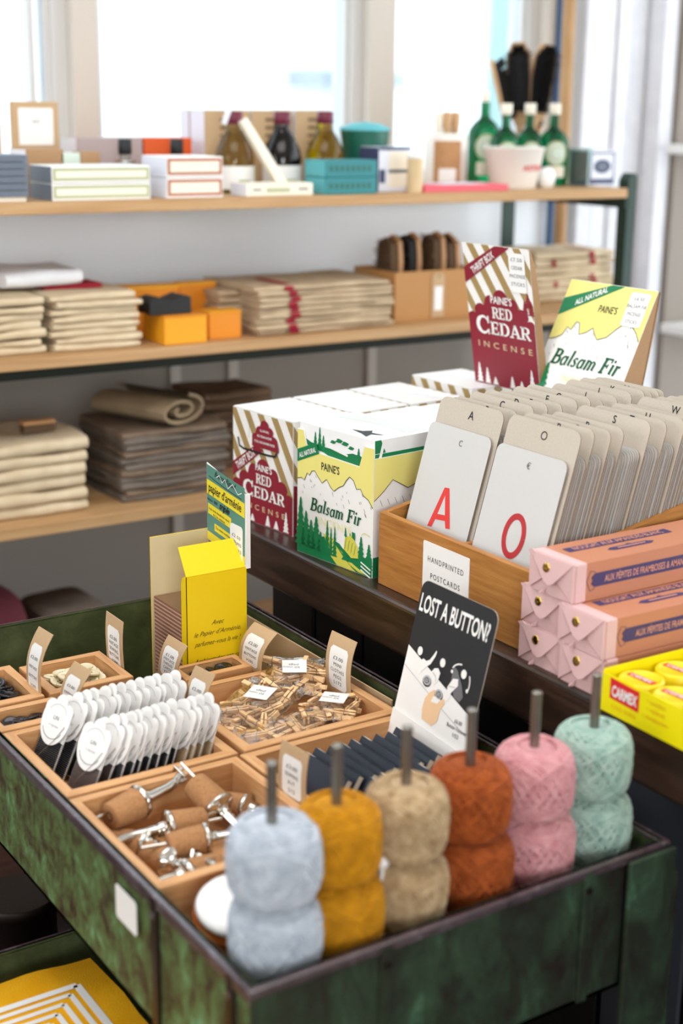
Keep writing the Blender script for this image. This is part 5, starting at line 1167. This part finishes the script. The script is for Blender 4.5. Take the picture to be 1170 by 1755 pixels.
# red booklet, cup, green bottles, tumbler, blue labelled box
x, w, _ = shelf_item(724, 866, 1.52, 320); b = MB(); b.box(0, w, 0, .10, 0, .011, 'red_booklet'); b.box(.002, w-.002, .001, .098, .0112, .0135, 'red_booklet'); b.box(w*.25, w*.8, .012, .085, .01352, .0140, 'lilac_white')
tag(b.build('flat_packet', loc=(x, 1.512, ZT), bevel=.001), 'flat coral red packet lying at the front in front of the white cup', 'packet')
x, w, h = shelf_item(836, 918, 1.60, 252); r = w/2
t = thing('paper_cup', 'white cup with small red lettering in front of the green bottles', 'cup', (x+r, 1.60, ZT))
b = MB(); b.lathe([(r*.72, 0), (r*.74, .003), (r*.97, h*.96), (r*1.0, h*.975), (r*.99, h), (r*.95, h), (r*.9, h*.9), (r*.7, .006), (.001, .005)], 'cup_white', 36); b.build('body', t)
b = MB(); f = lambda u, v, s: (r*.88*math.sin(.15+u/r), -(r*(.74+.23*v/h)+.0008+s)*math.cos(.15+u/r), v); b.text('ASTIER', .0, h*.44, .016, 'scarlet_print', f, .0006, .02, 0, 1, 1, 0, r*1.0); b.build('lettering', t)
GP = [(.88, 0), (1, .015), (1, .60), (.96, .66), (.70, .74), (.36, .80), (.28, .84), (.27, 1)]
def glab(t, r, hb):
    f = lambda u, v, s: ((r*1.012+s)*math.sin(u/r-.5), -(r*1.012+s)*math.cos(u/r-.5), v)
    b = MB(); curved(b, circ(0, hb*.46, r*.72, 24, r*.78), 'sage', f, .0006); curved(b, circ(0, hb*.46, r*.58, 20, r*.64), 'mint', f, .0009); line(b, arc(0, hb*.46, r*.38, r*.42, 40, 320, 14), .003, 'sage', f, .0012)
    curved(b, rrect(-r*.6, r*.6, hb*.12, hb*.28, .002), 'ivory', f, .0006); b.build('label', t)
for pc, pt, y, rr, l in ((826, 155, 1.74, .036, 'tallest green glass bottle at the left of the four'), (862, 177, 1.68, .032, 'green glass bottle second from the left, behind the white cup'), (902, 177, 1.68, .032, 'green glass bottle third from the left, behind the white cup'), (944, 177, 1.66, .034, 'green glass bottle at the right of the four with a cream label')):
    bottle('green_bottle', l, pc, y, pt, rr, GP, 'green_glass', (.0125 if pt > 160 else .0085, .024), 'ivory', glab, 'green glass bottles')
x = at(927, 300, y=1.585).x; b = MB(); b.lathe([(.012, 0), (.017, .006), (.0195, .02), (.017, .034), (.010, .042), (.001, .0435)], 'white_gloss', 24); tag(b.build('round_pot', loc=(x+.004, 1.572, ZT)), 'small round white pot beside the cup at the front of the green bottles', 'pot')
x, w, h = shelf_item(972, 1006, 1.62, 254); r = w/2; b = MB(); b.lathe([(r*.85, 0), (r*.86, .004), (r, h), (r*.93, h), (r*.82, .012), (.001, .011)], 'aqua_glass', 28); tag(b.build('glass_tumbler', loc=(x+r, 1.62, ZT)), 'pale aqua glass tumbler between the green bottles and the blue labelled box', 'glass')
def bx_(b, w, h, dep):
    b.rect(w*.06, w*.94, h*.05, h*.95, 'navy_box', FRONT, .0003); b.rect(w*.12, w*.88, h*.1, h*.9, 'lilac_white', FRONT, .0006); b.poly(circ(w*.5, h*.55, w*.3, 24, h*.2), 'navy_box', FRONT, .0009); b.poly(circ(w*.5, h*.55, w*.17, 20, h*.11), 'slate', FRONT, .0012); b.rect(w*.12, w*.88, h*.1, h*.2, 'navy_box', FRONT, .0009)
carton('printed_box', 'white box with a navy oval label at the right end of the top board', 'box', 1004, 1052, 1.60, 258, .06, ['lilac_white', 'slate'], extra=bx_)
# brush holder and hairbrushes
cx = at(893, 300, y=1.79).x
b = MB(); b.lathe([(.040, 0), (.042, .004), (.042, .10), (.039, .10), (.039, .008), (.001, .008)], 'cup_white', 28); tag(b.build('brush_pot', loc=(cx, 1.79, ZT)), 'pot behind the green bottles holding the hairbrushes', 'pot')
def hairbrush(px0, px1, py1, y, label, yaw, w=.030, k=.0):
    p0 = Vector((cx+k, 1.79, ZT+.012)); p1 = at(px1, py1, y=y); d = p1-p0; ln = d.length
    rot = (d.to_track_quat('Z', 'Y') @ Matrix.Rotation(R(yaw), 4, 'Z').to_quaternion()).to_euler()
    t = thing('hairbrush', label, 'hairbrush', p0, 0, 'hairbrushes behind the bottles', rot=rot)
    b = MB(); pr = [(-.007, 0), (.007, 0), (.008, ln*.38), (w*.5, ln*.48), (w*.62, ln*.7), (w*.6, ln*.9), (w*.3, ln), (-w*.3, ln), (-w*.6, ln*.9), (-w*.62, ln*.7), (-w*.5, ln*.48), (-.008, ln*.38)]
    b.ext(pr, -.006, .004, 'brush_back_blonde', FRONT); b.build('handle', t, bevel=.003)
    b = MB(); q = random.Random(int(px1))
    b.ext([(-w*.45, ln*.5), (w*.45, ln*.5), (w*.52, ln*.72), (w*.48, ln*.9), (w*.2, ln*.97), (-w*.2, ln*.97), (-w*.48, ln*.9), (-w*.52, ln*.72)], .0042, .007, 'rubber_black', FRONT)
    for i in range(24):
        for j in range(9):
            u = (j/8-.5)*w*.95+q.uniform(-.001, .001); v = ln*(.5+.46*i/23); e = 1 if i < 20 else (24-i)/4
            u *= max(.4, e); l = .020+q.uniform(-.003, .003)
            b.tube([(u, -.007, v), (u*1.45, -.007-l, v+.003+(.006 if i > 19 else 0))], [.0022, .0010], 'bristle', 4, False)
    b.build('bristles', t); return t
hairbrush(0, 842, 102, 1.80, 'hairbrush leaning left, pale wooden back toward the window', 150, .034, -.012)
hairbrush(0, 888, 72, 1.77, 'upright dark bristled hairbrush in the middle behind the green bottles', 25, .046, -.002)
hairbrush(0, 938, 76, 1.77, 'dark bristled hairbrush leaning right behind the green bottles', -80, .046, .006)
hairbrush(0, 928, 130, 1.82, 'pale backed hairbrush half hidden behind the right leaning one', 190, .036, .016)
# ------------------------------------------------------------------ middle board
ZM = B2+.0195+.0004
NUM = ['topmost', 'second from the top', 'third from the top', 'fourth from the top', 'fifth from the top', 'sixth from the top', 'seventh from the top', 'eighth from the top', 'ninth from the top', 'tenth from the top', 'eleventh from the top', 'twelfth from the top']
def stack(px0, px1, y, ptop, n, dep, mat, what, where, z0, seed, group, wav=.0028, stripe=None, jit=.006):
    x0 = at(px0, 580, y=y).x; x1 = at(px1, 580, y=y).x; w = x1-x0; h = at((px0+px1)/2, ptop, y=y).z-z0; q = random.Random(seed); t = h/n
    protos = []
    for i in range(n):
        m = mat[i % len(mat)] if isinstance(mat, list) else mat
        if len(protos) < 3 or stripe or isinstance(mat, list):
            b = fold_slab('c', w*.97, dep, t*.97, m, seed*10+i, min(wav*1.5, t*.15))
            if stripe:
                for (u, sw) in stripe[i % len(stripe)]: 
                    M = lambda a, v, s: (a, -.0016-s-.003*math.sin(a*30) * 0+t*.5-math.sqrt(max(0, (t*.5)**2-(v-t*.5)**2)), v)
                    vs = [t*.06+t*.88*k/6 for k in range(7)]
                    for k in range(6): b.poly([(u*w, vs[k]), (u*w+sw, vs[k]), (u*w+sw, vs[k+1]), (u*w, vs[k+1])], 'red_cloth', M, .0022)
                    b.rect(u*w, u*w+sw, t*.6, dep*.6, 'red_cloth', lambda a, v, s: (a, v, t*.97+s), .0028) if i == n-1 else None
            o = b.build('folded_cloth'); protos.append(o)
        else: o = protos[q.randrange(3)].copy(); col.objects.link(o)
        o.location = (x0+w/2+q.uniform(-jit, jit), y+q.uniform(-.001, jit*1.2), z0+t*i); o.rotation_euler.z = q.uniform(-.02, .02)
        tag(o, '%s, %s of %s' % (what, NUM[n-1-i], where), 'folded cloth', group)
    return x0, w, h
stack(-40, 80, 1.535, 512, 7, .20, 'beige_cloth', 'folded natural linen bag', 'the left edge stack, middle board', ZM, 2, 'linen bags, left stack')
xs, ws, hs = stack(96, 246, 1.53, 503, 8, .20, 'beige_cloth', 'folded natural linen bag', 'the stack beside the amber boxes', ZM, 3, 'linen bags, second stack')
x0 = at(14, 480, y=1.64).x; x1 = at(150, 480, y=1.64).x
b = fold_slab('c', x1-x0, .12, .030, 'white_cloth', 77, .004); tag(b.build('folded_cloth', loc=((x0+x1)/2-.02, 1.60, ZM+hs+.008), rz=.1), 'white cloth draped on top of the left linen stacks', 'folded cloth')
b = fold_slab('c', .11, .07, .010, 'red_cloth', 78, .001); tag(b.build('folded_cloth', loc=(xs+ws*.42, 1.615, ZM+hs-.0015), rz=-.05), 'small dark red folded cloth behind the white cloth', 'folded cloth')
def amber(pl, pr, y, pt, dep, label, m, z0=ZM, rz=0, open_=False):
    x, w, h = shelf_item(pl, pr, y, pt, z0); t = thing('amber_box', label, 'box', (x, y, z0), rz, 'amber cardboard boxes')
    b = MB(); b.box(0, w, 0, dep, 0, h*.94, m); b.build('body', t, bevel=.0015)
    b = MB(); b.box(-.0012, w+.0012, -.0012, dep*.5, h*.941, h, 'amber_yellow' if m == 'amber_orange' else 'amber_orange'); b.build('lid', t, bevel=.001); return x, w, h
amber(277, 352, 1.52, 540, .085, 'amber box at the front below the black brush case, left of the pair', 'amber_yellow')
amber(356, 412, 1.54, 533, .08, 'amber box at the front right of the pair', 'amber_orange')
hA = shelf_item(277, 352, 1.52, 540, ZM)[2]
amber(215, 300, 1.64, 490, .10, 'long amber box at the back left behind the black case', 'amber_orange', ZM, -.1)
amber(305, 368, 1.66, 484, .07, 'taller amber box standing at the back right behind the black case', 'amber_orange', ZM)
x, w, h = shelf_item(246, 318, 1.54, 506, ZM+hA+.0008); b = MB()
b.ext([(0, 0), (w, 0), (w, h*.85), (w*.85, h), (w*.5, h*.72), (w*.2, h*.95), (0, h*.8)], -.055, -.005, 'black_leather', FRONT); tag(b.build('leather_case', loc=(x+.004, 1.528, ZM+hA+.0008), bevel=.006), 'black leather case resting on the front amber boxes', 'case')
stack(378, 432, 1.60, 496, 6, .18, 'taupe_cloth', 'taupe folded cloth', 'the narrow stack right of amber boxes', ZM, 5, 'taupe cloths', .004)
x0 = at(372, 500, y=1.6).x
stack(440, 676, 1.525, 486, 9, .20, 'taupe_cloth', 'taupe red striped towel', 'the red striped stack', ZM, 6, 'red striped tea towels', .003, [[(-.28, .022)], [(-.275, .018)], [(-.29, .02)]])
x0 = at(520, 470, y=1.7).x
# tan box of clothes brushes
x, w, h = shelf_item(680, 824, 1.555, 463, ZM); dep = .15
t = thing('brush_box', 'tan cardboard box full of clothes brushes with a hanging tag on the middle board', 'box', (x, 1.555, ZM))
b = MB(); b.box(0, w, 0, .003, 0, h, 'tan_box'); b.build('front_panel', t, bevel=.001)
b = MB(); b.box(0, .003, .003, dep, 0, h, 'tan_box'); b.box(w-.003, w, .003, dep, 0, h, 'tan_box'); b.box(.003, w-.003, dep-.003, dep, 0, h, 'tan_box'); b.box(.003, w-.003, .003, dep-.003, 0, .003, 'tan_box'); b.build('side_panel', t)
b = MB(); u = at(750, 500, y=1.555).x-x; b.ext([(u-.016, .006), (u+.016, .006), (u+.016, h*.86), (u+.010, h*.95), (u-.010, h*.95), (u-.016, h*.86)], .001, .002, 'kraft', FRONT); b.rect(u-.010, u+.010, h*.2, h*.68, 'label_white', FRONT, .0026); b.poly(circ(u, h*.89, .0025, 10), 'kraft_brown', FRONT, .0026); b.build('tag', t)
for i, (px, py, c, l) in enumerate(((668, 402, 'bristle_brown', 'brown bristled clothes brush at the left end of the tan box'), (700, 398, 'bristle', 'black bristled clothes brush in the tan box'), (742, 396, 'bristle_brown', 'brown bristled clothes brush in the middle of the tan box'), (772, 398, 'bristle', 'small black bristled clothes brush toward the right of the tan box'), (800, 404, 'bristle_brown', 'brown bristled clothes brush at the right end of the tan box'))):
    y = 1.625+.012*(i % 2); p = at(px, py, y=y); hh = p.z-ZM-.0035; xx = max(x+.026, min(x+w-.03, p.x))
    t = thing('clothes_brush', l, 'brush', (xx, y, ZM+.0035), 0, 'clothes brushes in the tan box')
    M = lambda u, v, s: (s, u, v)
    b = MB(); pf = [(-.028, 0), (.028, 0), (.03, hh*.7), (.024, hh*.93), (.0, hh), (-.024, hh*.93), (-.03, hh*.7)]
    b.ext(pf, .004, .014, 'wood_back', M); b.build('wooden_back', t, bevel=.003)
    q = random.Random(i); b = MB()
    b.ext([(a*.9, max(.0, v*.97)) for a, v in pf], -.014, .004, c, M)
    for k in range(70):
        v = hh*(.55+.4*q.random()); uu = q.uniform(-.026, .026)*(1 if v < hh*.8 else .7); b.tube([(-.013, uu, v), (-.022-q.uniform(0, .004), uu*1.08, v+.004)], [.0014, .0006], c, 4, False)
    b.build('bristle_pad', t)
xr, wr, hr = stack(912, 1046, 1.66, 432, 7, .17, 'beige_cloth', 'cream red striped towel', 'the right end middle board stack', ZM, 8, 'cream towels, right stack', .003, [[(.18, .015)], [(-.2, .0)], [(.18, .015), (-.3, .012)]])
# ------------------------------------------------------------------ lower board and below
ZL = B3+.0215+.0004
xb, wb, hb = stack(-60, 148, 1.54, 762, 6, .21, 'beige_cloth', 'thick beige towel folded', 'the lower board towel stack', ZL, 12, 'beige towels, lower board', .006, None, .006)
p = at(72, 752, y=1.60); t = thing('nail_brush', 'small wooden brush with brown bristles lying on the beige towel stack', 'brush', (p.x, 1.62, ZL+hb+.003))
b = MB(); b.box(-.032, .032, -.014, .014, .014, .022, 'wood_back'); b.build('wooden_back', t, bevel=.004); b = MB(); b.box(-.030, .030, -.012, .012, 0, .0138, 'bristle_brown'); b.build('bristles', t)
xg, wg, hg = stack(205, 392, 1.545, 735, 11, .21, ['grey_cloth', 'umber_cloth', 'grey_cloth'], 'grey brown folded cloth', 'the dark lower board stack', ZL, 13, 'grey brown cloths, lower board', .0035, None, .005)
b = MB(); fx = at(268, 700, y=1.60).x; w_, d_ = .125, .19
pr = []; 
for k in range(30): a = k/29*2*math.pi*1.85; rr = .008+.0034*a; pr.append((rr*1.45*math.cos(a+2.2), rr*.62*math.sin(a+2.2)))
th = .0058
for sg in (1,):
    outer = []; 
    for i, pnt in enumerate(pr):
        a, c = pr[max(i-1, 0)], pr[min(i+1, 29)]; dx, dy = c[0]-a[0], c[1]-a[1]; l = math.hypot(dx, dy); outer.append((pnt[0]-dy/l*th/2, pnt[1]+dx/l*th/2, pnt[0]+dy/l*th/2, pnt[1]-dx/l*th/2))
    for i in range(29):
        A, B_q = outer[i], outer[i+1]; q8 = [(A[0], 0, A[1]), (B_q[0], 0, B_q[1]), (B_q[2], 0, B_q[3]), (A[2], 0, A[3])]; q9 = [(x, d_, z) for x, _, z in q8]
        b.mesh(q8+q9, [(0, 1, 2, 3), (7, 6, 5, 4), (0, 4, 5, 1), (2, 6, 7, 3)], 'fold_cloth', False)
zmin = min(v[2] for v in b.v)
o = b.build('rolled_cloth', loc=(at(312, 735, y=1.56).x, 1.56, ZL+hg-zmin+.0035), rz=R(22)); tag(o, 'olive taupe cloth loosely rolled on top of the dark stack', 'cloth')
stack(352, 470, 1.70, 672, 9, .15, 'brown_cloth', 'dark brown folded cloth', 'the rear brown stack, lower board', ZL, 15, 'brown cloths, lower board', .003)
ZB = -.46+.02+.0004
p = at(20, 1035, y=1.56); b = fold_slab('c', .16, .18, max(.05, p.z-ZB), 'dark_red_cloth', 91, .004); tag(b.build('folded_cloth', loc=(p.x-.05, 1.54, ZB)), 'dull dark red cloth bundle low behind the tray at the left', 'folded cloth')
p = at(140, 1052, y=1.56); b = fold_slab('c', .12, .18, max(.05, p.z-ZB), 'grey_cloth', 92, .004); tag(b.build('folded_cloth', loc=(p.x, 1.54, ZB)), 'dark grey cloth bundle beside the dull red one, low behind the tray', 'folded cloth')
